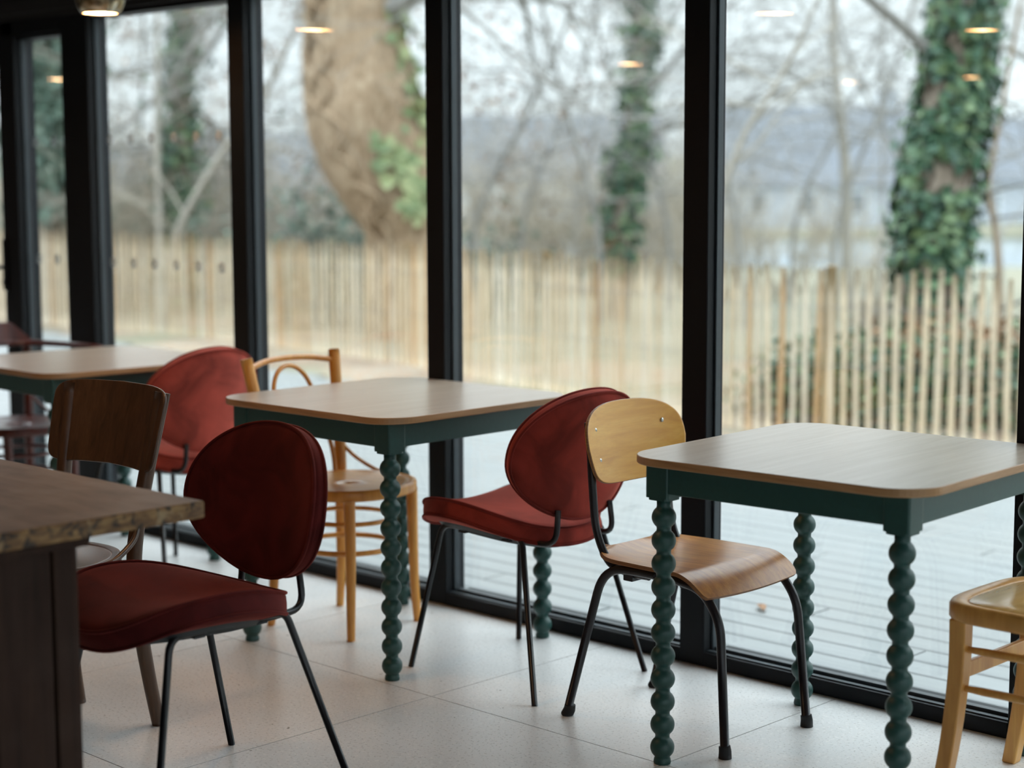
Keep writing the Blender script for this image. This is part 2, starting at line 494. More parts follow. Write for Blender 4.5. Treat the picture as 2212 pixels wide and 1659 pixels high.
c_ = MB(); c_.bbox((-10.4, -5.4, 2.75), (3.4, 4.02, 2.9)); struct(c_.build('ceiling', M_CEIL))
c_ = MB(); c_.bbox((-10.4, -5.4, 0), (-10.2, 4.02, 2.75)); struct(c_.build('wall_left', M_DARKWALL))
c_ = MB(); c_.bbox((3.2, -5.4, 2.30), (3.4, 4.02, 2.75)); c_.bbox((3.2, -5.4, 0), (3.4, 4.02, .10))
for y_ in (-5.4, -3.6, -1.8, 0., 1.8, 3.72): c_.bbox((3.2, y_, .10), (3.4, y_ + (.30 if y_ in (-5.4, 3.72) else .12), 2.30))
struct(c_.build('wall_right', M_DARKWALL))
for k_, (ya, yb) in enumerate(((-5.1, -3.6), (-3.48, -1.8), (-1.68, 0.), (.12, 1.8), (1.92, 3.72))):  # out-of-view glazed openings, added to bring daylight fill into the room
    f_ = MB(); f_.bbox((3.24, ya, .10), (3.32, ya + .05, 2.30)); f_.bbox((3.24, yb - .05, .10), (3.32, yb, 2.30))
    f_.bbox((3.24, ya + .05, .10), (3.32, yb - .05, .15)); f_.bbox((3.24, ya + .05, 2.25), (3.32, yb - .05, 2.30))
    o_ = struct(f_.build('window_%d' % (40 + k_), M_FRAME))
    f_ = MB(); f_.bbox((3.276, ya + .04, .14), (3.284, yb - .04, 2.26)); f_.build('pane', M_GLASS, o_)
c_ = MB(); c_.bbox((-10.4, -5.4, 0), (3.4, -5.2, 2.75)); struct(c_.build('wall_back', M_DARKWALL))
# header above the glazing
c_ = MB(); c_.bbox((-10.2, WY, HEAD), (3.2, 4.02, 2.75)); c_.bbox((-10.2, WY - .012, 2.09), (3.2, WY, 2.14))
struct(c_.build('wall_window', M_WALLW, bevel=.003))

# mullions (inner face left, right), sills and glazing
mull = [(-9.42, -9.33), (-8.37, -8.28), (-5.205, -5.115), (-4.161, -4.081), (-3.101, -3.012),
        (-2.057, -1.970), (-1.01, -.922), (.037, .125), (1.085, 1.173), (2.132, 2.22)]
def mullion(n, a, b):
    q = MB()
    q.bbox((a, WY, 0), (b, GY - .004, HEAD))
    q.bbox((a + .028, GY - .004, 0), (b - .028, GY + .05, HEAD))
    # glazing beads on either side
    mb = MB()
    mb.bbox((b, GY - .030, .042), (b + .007, GY - .006, HEAD))
    mb.bbox((a - .007, GY - .030, .042), (a, GY - .006, HEAD))
    o = struct(q.build('trim_%d' % n, M_FRAME, bevel=.003))
    mb.build('glazing_bead', M_BEAD, o, bevel=.002)
    return o
for i, (a, b) in enumerate(mull): mullion(i + 1, a, b)
# wide post between fixed pane and door set
mullion(20, -6.322, -6.130)

def pane_window(n, x0, x1, z0=.042, z1=HEAD, dots=None):
    """bottom rail + top bead as frame, child pane"""
    q = MB()
    q.bbox((x0, WY, 0), (x1, GY + .05, z0))
    q.bbox((x0, WY + .02, z1 - .018), (x1, GY + .05, z1))
    o = struct(q.build('window_%d' % n, M_FRAME, bevel=.003))
    b = MB()
    b.bbox((x0 + .012, GY - .028, z0), (x1 - .012, GY - .006, z0 + .012))
    b.bbox((x0, WY + .012, z0), (x1, WY + .030, z0 + .004))
    b.build('glazing_bead', M_BEAD, o, bevel=.0015)
    g_ = MB(); g_.bbox((x0, GY - .004, z0 - .006), (x1, GY, z1 - .004)); g_.bbox((x0, GY + .014, z0 - .006), (x1, GY + .018, z1 - .004)); g_.build('pane', M_GLASS, o)
    for k, (x, z) in enumerate(dots or []):
        d = MB(); prof = [(0.0001, 0), (.0225, 0), (.0225, .0006), (.0001, .0006)]
        d.lathe(prof, 28)
        d.v = [(x + p[0], GY - .0046 - p[2], z + p[1]) for p in d.v]
        d.build('frosted_dot', M_DOT, o)
    return o
gl_x = [(-9.33, -8.37), (-5.115, -4.161), (-4.081, -3.101), (-3.012, -2.057), (-1.970, -1.01), (-.922, .037), (.125, 1.085), (1.173, 2.132), (2.22, 3.2)]
for i, (a, b) in enumerate(gl_x): pane_window(i + 1, a, b)
pane_window(10, -10.2, -9.42)
dots4 = [(-6.072 + .145 * k, zz) for zz in (1.071, 1.562) for k in range(6)]
pane_window(11, -6.130, -5.205, dots=dots4)
pane_window(12, -6.691, -6.322, z1=2.008, dots=[(-6.635, 1.069), (-6.492, 1.071), (-6.348, 1.071), (-6.635, 1.562), (-6.492, 1.562), (-6.348, 1.562)])
# header blocking above the lower panel and its left post
q = MB(); q.bbox((-8.28, WY, 2.008), (-6.322, GY + .05, HEAD)); struct(q.build('trim_21', M_FRAME))
mullion(22, -6.785, -6.691)
# glazed door leaf with handle
dx0, dx1 = -7.70, -6.787
q = MB()
q.bbox((dx0, WY + .006, .01), (dx0 + .09, GY + .03, 2.008)); q.bbox((dx1 - .045, WY + .006, .01), (dx1, GY + .03, 2.008))
q.bbox((dx0 + .09, WY + .006, .01), (dx1 - .045, GY + .03, .10)); q.bbox((dx0 + .09, WY + .006, 1.90), (dx1 - .045, GY + .03, 2.008))
door = struct(q.build('door_1', M_FRAME, bevel=.003))
g_ = MB(); g_.bbox((dx0 + .085, GY - .004, .095), (dx1 - .04, GY + .004, 1.905)); g_.build('pane', M_GLASS, door)
h_ = MB(); h_.bbox((dx1 - .043, WY - .004, .93), (dx1 - .007, WY + .006, 1.15))
h_.tube([(dx1 - .025, WY + .006, 1.03), (dx1 - .025, WY - .05, 1.03)], .009, 10)
h_.tube(bent([(dx1 - .025, WY - .045, 1.03), (dx1 - .09, WY - .05, 1.03), (dx1 - .15, WY - .045, 1.03)], .02), .009, 10)
h_.tube([(dx1 - .025, WY + .004, .965), (dx1 - .025, WY - .012, .965)], .012, 12)
h_.build('door_handle', M_TUBE, door)
pane_window(13, -8.28, -7.70, z1=2.008)

# ================================================================== TABLES
def beaded_leg(ztop, r=.0290, n=11):
    """turned bobbin leg: n equal balls joined by short necks, plain foot"""
    h = (ztop - .012) / (n + .30)
    rn = .0172
    prof = [(.0001, 0), (.0200, 0), (.0212, .004), (.0200, .012)]
    z = .012
    K = 12
    for k in range(n):
        zc = z + h * .5
        hh = math.sqrt(r * r - rn * rn)
        for s_ in range(K + 1):
            u = -1 + 2 * s_ / K
            dz = u * hh * .98
            prof.append((max(rn, math.sqrt(r * r - dz * dz)) + .0002, zc + dz * (h * .5 / .0282)))
        prof.append((rn, z + h))
        z += h
    prof += [(rn, z + .001), (rn + .0006, ztop)]
    return prof

def green_table(label, x, y, a, S=.7794):
    t_ = thing('square_table', label, 'table', (x, y, 0), a, 'square tables with turned green legs')
    H = .75; th = .019; h = S / 2
    top = MB(); top.prism(rrect(-h, -h, h, h, .105, 12), H - th, H, 0, 1, .0015)
    top.build('tabletop', [M_TOP, M_EDGE], t_)
    q = h - .0763; bw = .032
    zb = H - th
    ap = .070
    for sx in (-1, 1):
        for sy in (-1, 1):
            l = MB()
            bx, by = sx * q, sy * q
            # square block with rounded lower shoulders
            l.prism(rrect(bx - bw, by - bw, bx + bw, by + bw, .006, 3), zb - ap - .012, zb)
            l.prism(rrect(bx - bw * .93, by - bw * .93, bx + bw * .93, by + bw * .93, .014, 4), zb - ap - .018, zb - ap - .010)
            l.lathe(beaded_leg(zb - ap - .016), 28, (bx, by, 0))
            l.build('leg', M_GREEN, t_)
    a_ = q + bw - .004
    for (p0, p1) in (((-q, -a_), (q, -a_ + .02)), ((-q, a_ - .02), (q, a_)), ((-a_, -q), (-a_ + .02, q)), ((a_ - .02, -q), (a_, q))):
        b = MB(); b.bbox((p0[0], p0[1], zb - ap), (p1[0], p1[1], zb)); b.build('apron', M_GREEN, t_, bevel=.002)
    return t_
green_table('oak-topped table with green bobbin legs, furthest right, beside the plywood school chair', -2.271, 3.500, .0494)
green_table('oak-topped green bobbin-leg table in the middle, honey bentwood chair tucked under it', -3.8852, 3.511, .0133)
green_table('oak-topped green table at far left under the hanging lamp', -5.542, 3.505, -.0474)

# old plank table, foreground
def old_table():
    t_ = thing('pedestal_table', 'worn dark brown table with chipped edge and plank pedestal, in the near left corner', 'table', (-3.42, 1.50, 0), 0)
    # top: local extents; far right corner at world (-2.82, 2.035)
    x0, x1, y0, y1 = -.62, .605, -.55, .535
    top = MB()
    n = 60
    outl = []
    rnd = random.Random(4)
    def edge(p, q_, n_):
        for k in range(n_):
            u = k / n_
            outl.append((p[0] + (q_[0] - p[0]) * u + rnd.uniform(-.0012, .0012), p[1] + (q_[1] - p[1]) * u + rnd.uniform(-.0012, .0012)))
    edge((x0, y0), (x1, y0), 30); edge((x1, y0), (x1 - .004, y1 - .006), 45); edge((x1 - .006, y1), (x0, y1), 40); edge((x0, y1), (x0, y0), 30)
    top.prism(outl, .725, .760, 0, 1, .003)
    top.build('tabletop', [M_OLDTOP, M_OLDEDGE], t_)
    # moulded rim under the worn edge
    rim = MB(); rim.bbox((x0 + .05, y0 + .04, .708), (x1 - .012, y1 - .26, .725)); rim.build('under_rim', M_OLDLEG, t_, bevel=.003)
    # plank pedestals at both ends
    for sx in (1, -1):
        xc = sx * .555
        p = MB()
        edges = [(-.27, -.155), (-.152, -.047), (-.043, .057), (.061, .155), (.159, .262)]
        wdt = [(-.265, -.066), (-.060, .077), (.083, .204), (.210, .262)]
        for k, (a, b) in enumerate(wdt):
            thk = .030 if k in (0, 2) else .030
            p.bbox((xc - .015, a, .03), (xc + .015 - (.000 if k != 1 else .0), b, .708))
        p.bbox((xc - .024, -.262, .03), (xc - .006, .258, .708))
        p.build('pedestal', M_OLDLEG, t_, bevel=.004)
        ft = MB(); ft.bbox((xc - .035, -.32, 0), (xc + .035, .31, .035)); ft.build('foot', M_OLDLEG, t_, bevel=.005)
    s_ = MB(); s_.bbox((-.53, -.03, .16), (.53, .03, .26)); s_.build('stretcher', M_OLDLEG, t_, bevel=.004)
    return t_
old_table()

# ================================================================== CHAIRS
def cushion(outline, surf, th, ztopdome, n_ring=14, N=96):
    """outline(phi)->(a,b); surf(a,b)->(point, normal). returns MB with velvet shell, plus rim loops"""
    q = MB()
    vs = []; rings = []
    # top dome: from centre to the rim
    for i in range(n_ring + 1):
        tt = (i + .8) / (n_ring + .8)
        tt = max(.10, 1 - (1 - tt) ** 1.5)
        ring = []
        for k in range(N):
            a, b = outline(2 * pi * k / N)
            p, nn = surf(a * tt, b * tt)
            hgt = th / 2 + ztopdome * (1 - tt ** 3)
            if tt > .93 and ztopdome: hgt -= .0045 * ((tt - .93) / .07) ** 2
            ring.append(p + nn * hgt)
        rings.append(ring)
    for frac, off in ((1.008, .30), (1.012, 0.), (1.008, -.30)):
        ring = []
        for k in range(N):
            a, b = outline(2 * pi * k / N); p, nn = surf(a, b)
            c0, _ = surf(0, 0)
            p2, _ = surf(a * frac, b * frac)
            ring.append(p2 + nn * th * off)
        rings.append(ring)
    for i in range(9):
        tt = 1 - (i / 8) ** .8 * .90
        ring = []
        for k in range(N):
            a, b = outline(2 * pi * k / N); p, nn = surf(a * tt, b * tt)
            hgt = -th / 2 - ((.008 * (1 - tt ** 3)) - (.004 if tt > .97 else 0) if ztopdome else 0)
            ring.append(p + nn * hgt)
        rings.append(ring)
    vs = [p for r_ in rings for p in r_]
    fs = []
    for i in range(len(rings) - 1):
        for k in range(N):
            k2 = (k + 1) % N
            fs.append((i * N + k, (i + 1) * N + k, (i + 1) * N + k2, i * N + k2))
    L = len(rings) - 1
    fs.append(tuple(L * N + k for k in range(N))[::-1])
    fs.append(tuple(k for k in range(N)))
    q.add(vs, fs)
    loops = []
    for sgn in (1, -1):
        loop = []
        for k in range(N):
            a, b = outline(2 * pi * k / N); p, nn = surf(a * 1.008, b * 1.008)
            loop.append(p + nn * sgn * (th / 2 - .003))
        loops.append(loop)
    return q, loops

def sgnpow(x, p): return math.copysign(abs(x) ** p, x)

def make_velvet():
    t_ = thing('velvet_chair', '', 'chair')
    # --- seat
    def so(ph):
        c, s_ = cos(ph), sin(ph)
        a = sgnpow(c, .82); b = sgnpow(s_, .82)
        x = .05 + (.245 * a)
        w = .232 if True else 0
        w *= 1.0 + .03 * a - .10 * max(0, -a) ** 1.5
        return x - .05, w * b
    def ssurf(a, b):
        def P(a, b):
            z = .4325 + .052 * min(1.6, (abs(b) / .225)) ** 2 * (1 - .45 * (a / .25) ** 2)
            z += .012 * (a / .25) - .030 * max(0, (a - .13) / .12) ** 2
            return Vector((.05 + a, b, z))
        p = P(a, b); e_ = 1e-3
        nn = (P(a + e_, b) - P(a - e_, b)).cross(P(a, b + e_) - P(a, b - e_)).normalized()
        return p, nn
    q, lp = cushion(so, ssurf, .054, .014)
    seat = q.build('seat', M_VELVET, t_)
    pp = MB()
    for l in lp: pp.tube(l, .0042, 8, closed=True)
    pp.build('piping', M_PIPE, seat)
    # plastic pan under seat
    pan = MB()
    ring = []
    N = 48
    rr = []
    for sc_, dz in ((.86, -.026), (.80, -.042), (.55, -.050)):
        r_ = []
        for k in range(N):
            a, b = so(2 * pi * k / N); p, nn = ssurf(a * sc_, b * sc_)
            p = p + Vector((0, 0, dz)); p.z = min(p.z, .445) if sc_ < .84 else p.z
            r_.append(p)
        rr += r_
    fs = [(i * N + k, (i + 1) * N + k, (i + 1) * N + (k + 1) % N, i * N + (k + 1) % N) for i in range(2) for k in range(N)]
    fs.append(tuple(2 * N + k for k in range(N)))
    pan.add(rr, fs); pan.build('seat_pan', M_SHELL, t_)
    # --- backrest
    def bo(ph):
        c, s_ = cos(ph), sin(ph)
        y = .243 * sgnpow(c, .92); h = .176 * sgnpow(s_, .90)
        low = max(0, -s_)
        y *= 1 - .19 * low ** 1.5
        return y, h
    def bsurf(a, b):
        def P(a, b):
            s_ = (b + .176) / .352
            x = -.205 - .055 * s_ + .055 * (a / .243) ** 2 - .012 * ((s_ - .5) * 2) ** 2 + .012
            return Vector((x, a, .648 + b))
        p = P(a, b); e_ = 1e-3
        nn = (P(a + e_, b) - P(a - e_, b)).cross(P(a, b + e_) - P(a, b - e_)).normalized()
        if nn.x < 0: nn = -nn
        return p, nn
    q, lp = cushion(bo, bsurf, .034, .007)
    back = q.build('backrest', M_VELVET, t_)
    pp = MB()
    for l in lp: pp.tube(l, .0040, 8, closed=True)
    pp.build('piping', M_PIPE, back)
    # --- legs and frame
    r = .0085
    for s_, fy, ry in ((1, .209, .241), (-1, -.227, -.217)):
        l = MB(); l.tube(bent([(.263 if s_ > 0 else .251, fy, 0), (.178, s_ * .160, .424), (.09, s_ * .160, .4245), (-.02, s_ * .160, .425)], .035), r, 12)
        l.build('leg', M_TUBE, t_)
        l = MB(); l.tube(bent([(-.257, ry, 0), (-.135, s_ * .160, .424), (-.08, s_ * .160, .4245), (-.019, s_ * .160, .425)], .03), r, 12)
        l.build('leg', M_TUBE, t_)
        l = MB()
        l.tube(bent([(.06, s_ * .135, .411), (-.10, s_ * .130, .409), (-.222, s_ * .118, .410), (-.218, s_ * .106, .505)], .045), r * .95, 12)
        l.build('back_support', M_TUBE, t_)
    l = MB()
    l.box((.10, 0, .411), (.028, .32, .006)); l.build('cross_plate', M_TUBE, t_)
    l = MB(); l.box((-.07, 0, .411), (.028, .32, .006)); l.build('cross_plate', M_TUBE, t_)
    return t_

velv = make_velvet()
VG = 'red velvet shell chairs on black tube legs'
def place(o, x, y, a, label, group=None, z=0):
    o.location = (x, y, z); o.rotation_euler = (0, 0, a); o['label'] = label
    if group: o['group'] = group
    return o
place(velv, -3.363, 3.536, pi, 'red velvet chair seen from behind, between the middle table and the school chair', VG)
def swap(o, table):
    for ch in o.children:
        if ch.type == 'MESH' and any(mm in table for mm in ch.data.materials):
            ch.data = ch.data.copy()
            for i, mm in enumerate(ch.data.materials):
                if mm in table: ch.data.materials[i] = table[mm]
        swap(ch, table)
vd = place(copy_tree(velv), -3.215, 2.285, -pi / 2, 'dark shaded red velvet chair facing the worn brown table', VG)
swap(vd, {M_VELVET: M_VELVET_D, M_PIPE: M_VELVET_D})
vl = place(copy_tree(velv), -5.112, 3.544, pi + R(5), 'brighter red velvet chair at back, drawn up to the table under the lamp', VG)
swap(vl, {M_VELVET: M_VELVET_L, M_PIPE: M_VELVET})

# --- plywood school chair
def make_school():
    t_ = thing('school_chair', 'golden plywood school chair with worn seat and black tube frame, at the right table', 'chair', (-2.73, 3.475, 0), 0)
    # seat shell: local x front
    nx, ny = 40, 26
    th = .010
    def surf(u, v):  # u 0 rear..1 front, v -1..1
        x = -.185 + .405 * u
        hw = .197 - .012 * (1 - u) ** 2
        z = .435 + .006 * (abs(v) ** 2) - .006 * math.exp(-((u - .35) / .25) ** 2) * (1 - v * v)
        if u > .72:
            k = (u - .72) / .28
            z -= .052 * k ** 1.7; x -= .018 * k ** 2
        if u < .2: z += .010 * ((.2 - u) / .2) ** 2
        # rounded corners
        return x, hw, z
    q = MB(); top = []; bot = []
    for i in range(nx + 1):
        u = i / nx
        cr_ = 1.0
        if u < .30: cr_ = math.sqrt(max(0, 1 - ((.30 - u) / .30) ** 2.6)) * .45 + .55 if u > 0 else .55
        if u > .90: cr_ = .93 + .07 * math.sqrt(max(0, 1 - ((u - .90) / .10) ** 2))
        for j in range(ny + 1):
            v = -1 + 2 * j / ny
            x, hw, z = surf(u, v)
            # rear edge bowed outwards, front edge nearly straight
            x += -.018 * (1 - v * v) * max(0, 1 - u * 3) + .006 * (1 - v * v) * max(0, u * 3 - 2)
            y = hw * cr_ * v
            top.append(Vector((x, y, z)))
    W_ = ny + 1
    def nrm(i, j):
        i0, i1 = max(i - 1, 0), min(i + 1, nx); j0, j1 = max(j - 1, 0), min(j + 1, ny)
        return (top[i1 * W_ + j] - top[i0 * W_ + j]).cross(top[i * W_ + j1] - top[i * W_ + j0]).normalized()
    bot = [top[i * W_ + j] - nrm(i, j) * th for i in range(nx + 1) for j in range(ny + 1)]
    n0 = len(top)
    q.add(top + bot, [(i * W_ + j, (i + 1) * W_ + j, (i + 1) * W_ + j + 1, i * W_ + j + 1) for i in range(nx) for j in range(ny)] +
          [(n0 + i * W_ + j, n0 + i * W_ + j + 1, n0 + (i + 1) * W_ + j + 1, n0 + (i + 1) * W_ + j) for i in range(nx) for j in range(ny)])
    rim = [i * W_ for i in range(nx + 1)] + [nx * W_ + j for j in range(1, ny + 1)] + [i * W_ + ny for i in range(nx - 1, -1, -1)] + [j for j in range(ny - 1, 0, -1)]
    allv = top + bot
    q.add([allv[k] for k in rim] + [allv[n0 + k] for k in rim], [(k, len(rim) + k, len(rim) + (k + 1) % len(rim), (k + 1) % len(rim)) for k in range(len(rim))], True, 1)
    seat = q.build('seat', [M_PLYSEAT, M_PLYEDGE], t_)
    for sx, sy in ((-.12, .13), (-.12, -.13), (.105, .13), (.105, -.13)):
        s_ = MB(); s_.lathe([(.0001, 0), (.006, 0), (.005, .0018), (.0001, .0025)], 12, (sx, sy, .4335)); s_.build('screw', M_STEEL, seat)
    # backrest: curved plywood, rounded outline
    def bo(ph):
        c, s_ = cos(ph), sin(ph)
        e_ = .62 if s_ > 0 else .40
        y = .196 * sgnpow(c, e_); h = .094 * sgnpow(s_, e_)
        y *= 1 - .10 * max(0, -h / .1) - .02 * max(0, h / .1)
        h += .012 * (1 - (y / .207) ** 2) * (1 if h > 0 else -.5)
        return y, h
    def bsurf(a, b):
        x = -.2095 - .22 * b + .85 * a * a
        nn = Vector((1, -1.7 * a, .22)).normalized()
        return Vector((x, a + .004, .7125 + b)), nn
    q, lp = cushion(bo, bsurf, .0085, .0)
    back = q.build('backrest', [M_PLY, M_PLYEDGE], t_)
    for k_, pl in enumerate(back.data.polygons):
        if 14 * 96 <= pl.index < 17 * 96: pl.material_index = 1
    for y in (-.140, .132):
        for z in (.755, .678):
            x = -.2095 - .22 * (z - .7125) + .85 * y * y + .0035
            s_ = MB(); s_.lathe([(.0001, 0), (.0066, 0), (.0055, .0020), (.002, .0026), (.0001, .0026)], 12)
            s_.v = [(x + p[2], y + p[0], z + p[1]) for p in s_.v]
            s_.f = [f[::-1] for f in s_.f]
            s_.build('screw', M_STEEL, back)
    # frame
    r = .0115
    for s_ in (1, -1):
        yr, yf = s_ * .178, s_ * .172
        l = MB(); l.tube(bent([(-.262, yr, .004), (-.150, s_ * .160, .4115), (.02, s_ * .158, .4125)], .075, 8), r, 14)
        l.build('leg', M_TUBE_WORN, t_)
        l = MB(); l.tube(bent([(.250, yf, .004), (.222, s_ * .160, .33), (.165, s_ * .158, .400), (.08, s_ * .158, .412), (.021, s_ * .158, .4125)], .06, 8), r, 14)
        l.build('leg', M_TUBE_WORN, t_)
        for fx, fy, dx in ((-.262, yr, -.02), (.250, yf, .004)):
            f2 = MB(); f2.tube([(fx, fy, 0), (fx - dx * .5 if dx < 0 else fx, fy, .018), (fx - dx * .6, fy, .030)], [.0165, .0155, .0145], 14); f2.build('rubber_foot', M_RUBBER, t_)
        l = MB(); l.tube(spline([(-.02, s_ * .136, .400), (-.10, s_ * .138, .402), (-.150, s_ * .145, .425), (-.185, s_ * .150, .50), (-.196, s_ * .152, .60), (-.204, s_ * .152, .70), (-.212, s_ * .152, .775)], 6), r * .92, 14)
        l.build('back_tube', M_TUBE_WORN, t_)
    l = MB(); l.box((-.08, 0, .392), (.03, .30, .022)); l.build('cross_bar', M_TUBE_WORN, t_, bevel=.002)
    l = MB(); l.box((.10, 0, .398), (.025, .30, .014)); l.build('cross_bar', M_TUBE_WORN, t_, bevel=.002)
    return t_
make_school()

# --- bentwood chairs
def rodlegs(t_, mat, seatR, zs, front, rear, rf=.0165, extra=None):
    for (x0, y0, x1, y1) in front:
        l = MB()
        pts = spline([(x0, y0, 0), ((x0 * .55 + x1 * .45), (y0 * .55 + y1 * .45), .14), (x1, y1, .30), (x1, y1, zs)], 6)
        n = len(pts)
        l.tube(pts, [rf * (.72 + .36 * k / (n - 1)) for k in range(n)], 12)
        l.build('leg', mat, t_)

def hoop(cx, cy, rx, ry, z, N=48):
    return [Vector((cx + rx * cos(2 * pi * k / N), cy + ry * sin(2 * pi * k / N), z)) for k in range(N)]

def round_seat(t_, cx, cy, rx, ry, z, mat_rim, mat_seat, h=.034):
    N = 64
    def sh(ph, k=1.0):
        c, s_ = cos(ph), sin(ph)
        return cx + rx * k * sgnpow(c, .92), cy + ry * k * sgnpow(s_, .92) * (1 + .04 * c)
    rim = MB()
    vs = []; prof = [(.86, z - h), (.985, z - h), (1.0, z - h + .006), (1.0, z - .007), (.985, z - .001), (.955, z), (.90, z - .003), (.86, z - .006)]
    for k in range(N):
        for kk, zz in prof:
            x, y = sh(2 * pi * k / N, kk); vs.append((x, y, zz))
    m_ = len(prof)
    fs = [(k * m_ + i, k * m_ + (i + 1) % m_, ((k + 1) % N) * m_ + (i + 1) % m_, ((k + 1) % N) * m_ + i)[::-1] for k in range(N) for i in range(m_)]
    rim.add(vs, fs)
    rim.build('seat_rim', mat_rim, t_)
    st = MB()
    vs = []; rings = [(.885, z - .004), (.87, z - .004), (.6, z - .008), (.3, z - .011), (.02, z - .012), (.02, z - .022), (.885, z - .022)]
    for kk, zz in rings:
        for k in range(N):
            x, y = sh(2 * pi * k / N, kk); vs.append((x, y, zz))
    fs = [(i * N + k, i * N + (k + 1) % N, (i + 1) * N + (k + 1) % N, (i + 1) * N + k)[::-1] for i in range(len(rings) - 1) for k in range(N)]
    fs += [(k, (k + 1) % N, (len(rings) - 1) * N + (k + 1) % N, (len(rings) - 1) * N + k) for k in range(N)]
    st.add(vs, fs); st.build('seat', mat_seat, t_)

def make_bentwood():
    t_ = thing('bentwood_chair', '', 'chair')
    zs = .462
    round_seat(t_, 0, 0, .205, .205, zs, M_BENT, M_BENTSEAT)
    # front legs
    for s_ in (1, -1):
        l = MB(); pts = spline([(.145, s_ * .157, 0), (.140, s_ * .150, .12), (.138, s_ * .146, .28), (.135, s_ * .146, zs - .03)], 6); n = len(pts)
        l.tube(pts, [.0125 + .006 * k / (n - 1) for k in range(n)], 14); l.build('leg', M_BENT, t_)
        # rear leg continues up as a back post
        l = MB(); pts = spline([(-.192, s_ * .160, 0), (-.180, s_ * .156, .15), (-.178, s_ * .155, .32), (-.178, s_ * .158, .46), (-.200, s_ * .174, .62), (-.240, s_ * .199, .845)], 6); n = len(pts)
        l.tube(pts, [.0125 + .0065 * min(1, 2.2 * k / (n - 1)) for k in range(n)], 14); l.build('leg', M_BENT, t_)
    # leg hoop
    l = MB(); l.tube([p + Vector((-.012, 0, 0)) for p in hoop(0, 0, .158, .150, .255)], .0085, 10, closed=True); l.build('leg_ring', M_BENT, t_)
    l = MB(); l.tube([p + Vector((-.008, 0, 0)) for p in hoop(0, 0, .148, .142, .345)], .0075, 10, closed=True); l.build('leg_ring', M_BENT, t_)
    # crest rail, gently curved
    l = MB(); l.tube(spline([(-.234, -.190, .812), (-.260, -.10, .826), (-.270, 0, .830), (-.260, .10, .826), (-.234, .190, .812)], 6), .0095, 12); l.build('crest_rail', M_BENT, t_)
    # inner bent loop of the back
    l = MB(); l.tube(spline([(-.168, -.120, .45), (-.185, -.128, .52), (-.206, -.112, .62), (-.228, -.094, .70), (-.244, -.074, .76), (-.254, -.042, .794), (-.257, 0, .806), (-.254, .042, .794), (-.244, .074, .76), (-.228, .094, .70), (-.206, .112, .62), (-.185, .128, .52), (-.168, .120, .45)], 6), .0075, 10)
    l.build('back_loop', M_BENT, t_)
    # corner braces from posts down to seat sides
    for s_ in (1, -1):
        l = MB(); l.tube(spline([(-.192, s_ * .160, .56), (-.150, s_ * .186, .505), (-.075, s_ * .200, .466), (-.03, s_ * .202, .458)], 6), .0065, 10); l.build('seat_brace', M_BENT, t_)
    return t_
bw = make_bentwood()
place(bw, -4.128, 3.530, R(7), 'honey bentwood chair with round seat and looped back, at the middle table')

bw2 = copy_tree(bw)
swap(bw2, {M_BENT: M_MAHOG, M_BENTSEAT: M_MAHOG})
place(bw2, -6.10, 3.535, R(3), 'red-brown bentwood armchair with shaped crest board at the far left edge')
for ch in list(bw2.children):
    kind = ch.name.split('.')[0]
    if kind in ('crest_rail', 'back_loop'): bpy.data.objects.remove(ch)
    elif kind == 'leg' and ch.data.vertices and max(v_.co.z for v_ in ch.data.vertices) > .7:
        for v_ in ch.data.vertices:
            if v_.co.z > .50:
                k_ = (v_.co.z - .50) / (.845 - .50); v_.co.z = .50 + k_ * .235
# bent rail running round the back and forward as two arms
q = MB()
ar = spline([(.19, .262, .738), (.15, .258, .744), (.02, .250, .746), (-.12, .232, .746), (-.215, .165, .748), (-.252, 0, .750), (-.215, -.165, .748), (-.12, -.232, .746), (.02, -.250, .746), (.15, -.258, .744), (.19, -.262, .738)], 6)
q.tube(ar, .017, 12, flat=(.72, 1.25)); q.build('arm_rail', M_MAHOG, bw2)
# comb board standing on the rail: level middle, shoulders sloping down
q = MB(); N = 40; F = []
for side in (0, 1):
    for k in range(N + 1):
        v = -1 + 2 * k / N; y = .215 * v; av = abs(v)
        top = .760 + .072 * (1 if av < .62 else max(0, 1 - (av - .62) / .34) ** 1.1)
        x = -.250 + .75 * y * y + (.010 if side else -.010)
        F.append((x, y, .756)); F.append((x - .012 * (top - .756) / .07, y, top))
W2 = 2 * (N + 1); fs = []
for k in range(N):
    a = 2 * k
    fs += [(a, a + 2, a + 3, a + 1), (W2 + a, W2 + a + 1, W2 + a + 3, W2 + a + 2), (a + 1, a + 3, W2 + a + 3, W2 + a + 1), (a, W2 + a, W2 + a + 2, a + 2)]
fs += [(0, 1, W2 + 1, W2), (2 * N, W2 + 2 * N, W2 + 2 * N + 1, 2 * N + 1)]
q.add(F, fs, False); q.build('crest_board', M_MAHOG, bw2, bevel=.003)
for s_ in (1, -1):
    q = MB(); q.tube(spline([(.075, s_ * .205, .452), (.085, s_ * .235, .56), (.10, s_ * .250, .66), (.115, s_ * .254, .738)], 5), .011, 10); q.build('arm_support', M_MAHOG, bw2)

